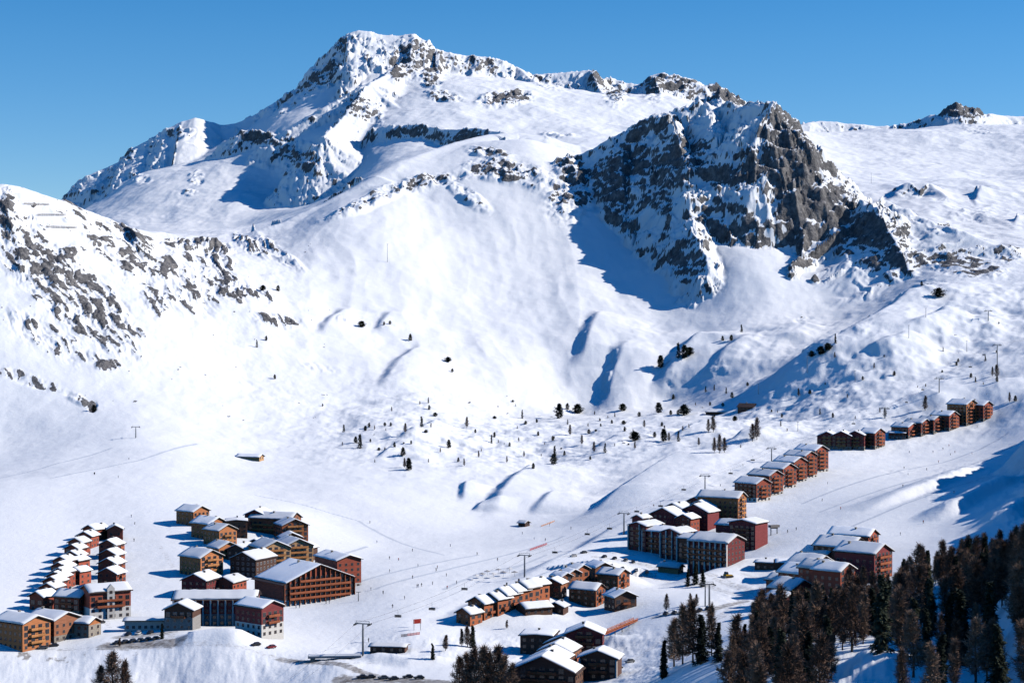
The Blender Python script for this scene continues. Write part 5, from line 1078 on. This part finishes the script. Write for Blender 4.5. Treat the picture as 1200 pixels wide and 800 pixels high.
# start banner with red panel, nets and fences
X, D, z = gpt(489, 738)
t = thing('start_banner', 'red start banner on white posts at the edge of the blue shadow', 'banner', (X, D, z), .5)
for sx in (-1.6, 1.6): MB().tube([(sx, 0, -.5), (sx, 0, 4.6)], .14, 6).build('post', M['white'], t)
MB().box(-1.9, 1.9, -.1, .1, 3.0, 5.0).build('panel', M['redfab'], t)
def fence(p0, p1, label, hgt, mat, name='safety_net', n=10, cat='net'):
    a = gpt(*p0); t = thing(name, label, cat, a)
    pm = MB(); pts = []
    for k in range(n+1):
        x = p0[0]+(p1[0]-p0[0])*k/n; y = p0[1]+(p1[1]-p0[1])*k/n; X, D, z = gpt(x, y); pts.append(Vector((X, D, z))-Vector(a))
    for p in pts: pm.tube([p-Vector((0,0,.5)), p+Vector((0,0,hgt+.15))], .05, 5)
    pm.build('posts' if False else 'post', M['metal'], t)
    w = MB()
    for p, q in zip(pts[:-1], pts[1:]):
        for k in range(3): z0 = hgt*(.1+.32*k); w.add([p+Vector((0,0,z0)), q+Vector((0,0,z0)), q+Vector((0,0,z0+hgt*.2)), p+Vector((0,0,z0+hgt*.2))], [(0,1,2,3)])
    w.build('netting', mat, t)
fence((621,645),(641,638),'red safety net across the piste below the ski school hut',1.3,M['redfab'])
fence((470,746),(492,743),'red safety net in the blue shadow below the start banner',1.2,M['redfab'],n=6)
fence((634,617),(650,611),'orange net beside the small ski school hut',1.0,M['orail'],n=6)
for p0, p1, l in [((28,240),(58,241),'uppermost'),((44,253),(77,253),'middle'),((54,267),(90,268),'lowest')]:
    fence(p0, p1, l+' of three avalanche fences on the rocky hill at left', 2.6, M['grey'], 'snow_fence', 12, 'snow fence')
# picnic terrace: grey parasols
for i, (x, y) in enumerate([(558,679),(565,677),(571,674),(578,677),(584,672),(590,675),(597,671),(603,675)]):
    X, D, z = gpt(x, y); t = thing('parasol', 'closed-in grey parasol on the picnic terrace above the diagonal chalets', 'parasol', (X, D, z), rt.random(), 'grey parasols on the picnic terrace')
    MB().tube([(0,0,-.3),(0,0,2.9)], .06, 6).build('pole', M['metal'], t)
    cn = MB(); cn.add([(0,0,3.0)]+[(1.9*math.cos(k*math.pi/4), 1.9*math.sin(k*math.pi/4), 2.25) for k in range(8)], [(0, k+1, (k+1) % 8+1) for k in range(8)]); cn.build('canopy', M['grey'] if i % 3 else M['white'], t)
print('misc', round(time.time()-T0, 1))
# ------------------------------------------------------------------ light, sky, camera
w = bpy.data.worlds.new('World'); scene.world = w; w.use_nodes = True
nt = w.node_tree; bg = nt.nodes['Background']
sky = nt.nodes.new('ShaderNodeTexSky'); sky.sky_type = 'NISHITA'; sky.sun_disc = False
sky.sun_elevation = SUN_EL; sky.sun_rotation = SUN_AZ
sky.altitude = 2300; sky.air_density = 1.0; sky.dust_density = 0.0; sky.ozone_density = 3.0
hs = nt.nodes.new('ShaderNodeHueSaturation'); hs.inputs['Hue'].default_value = SKY_HUE; hs.inputs['Saturation'].default_value = SKY_SAT; hs.inputs['Value'].default_value = 1.0
nt.links.new(sky.outputs[0], hs.inputs['Color']); tcw = nt.nodes.new('ShaderNodeTexCoord'); sx = nt.nodes.new('ShaderNodeSeparateXYZ'); nt.links.new(tcw.outputs['Generated'], sx.inputs[0])
gr = nt.nodes.new('ShaderNodeValToRGB'); nt.links.new(sx.outputs['Z'], gr.inputs[0]); gr.color_ramp.elements.new(0.5)
for el_, (p_, c_) in zip(gr.color_ramp.elements, ((0.0, (0.78, 0.85, 0.98, 1)), (0.14, (0.92, 0.93, 1.0, 1)), (0.5, (0.52, 0.80, 1.0, 1)))): el_.position = p_; el_.color = c_
vm = nt.nodes.new('ShaderNodeVectorMath'); vm.operation = 'MULTIPLY'; nt.links.new(hs.outputs[0], vm.inputs[0]); nt.links.new(gr.outputs[0], vm.inputs[1])
nt.links.new(vm.outputs[0], bg.inputs['Color']); bg.inputs['Strength'].default_value = SKY_STR
sl = bpy.data.lights.new('sun', 'SUN'); sl.energy = 4.9; sl.angle = math.radians(0.5); sl.color = (1.0, 0.945, 0.865)
so = bpy.data.objects.new('sun', sl); coll.objects.link(so); so.location = (600, 0, 900)
so.rotation_euler = SUN_DIR.to_track_quat('Z', 'Y').to_euler()
cam = bpy.data.cameras.new('camera'); cam.sensor_width = 36.0; cam.lens = 36.0*FPX/1200.0
cam.shift_y = (HY-400.0)/1200.0; cam.clip_start = 1.0; cam.clip_end = 20000.0
co = bpy.data.objects.new('camera', cam); coll.objects.link(co); co.rotation_euler = (math.radians(90), 0, 0); scene.camera = co
scene.view_settings.view_transform = 'Standard'; scene.view_settings.look = 'None'; scene.view_settings.exposure = 0; scene.view_settings.gamma = 1
scene.cycles.max_bounces = 5; scene.cycles.diffuse_bounces = 0; scene.cycles.glossy_bounces = 1; scene.cycles.transmission_bounces = 1; scene.cycles.transparent_max_bounces = 4
scene.cycles.use_adaptive_sampling = True; scene.cycles.adaptive_threshold = 0.02
scene.cycles.use_denoising = True
print('done', round(time.time()-T0, 1))
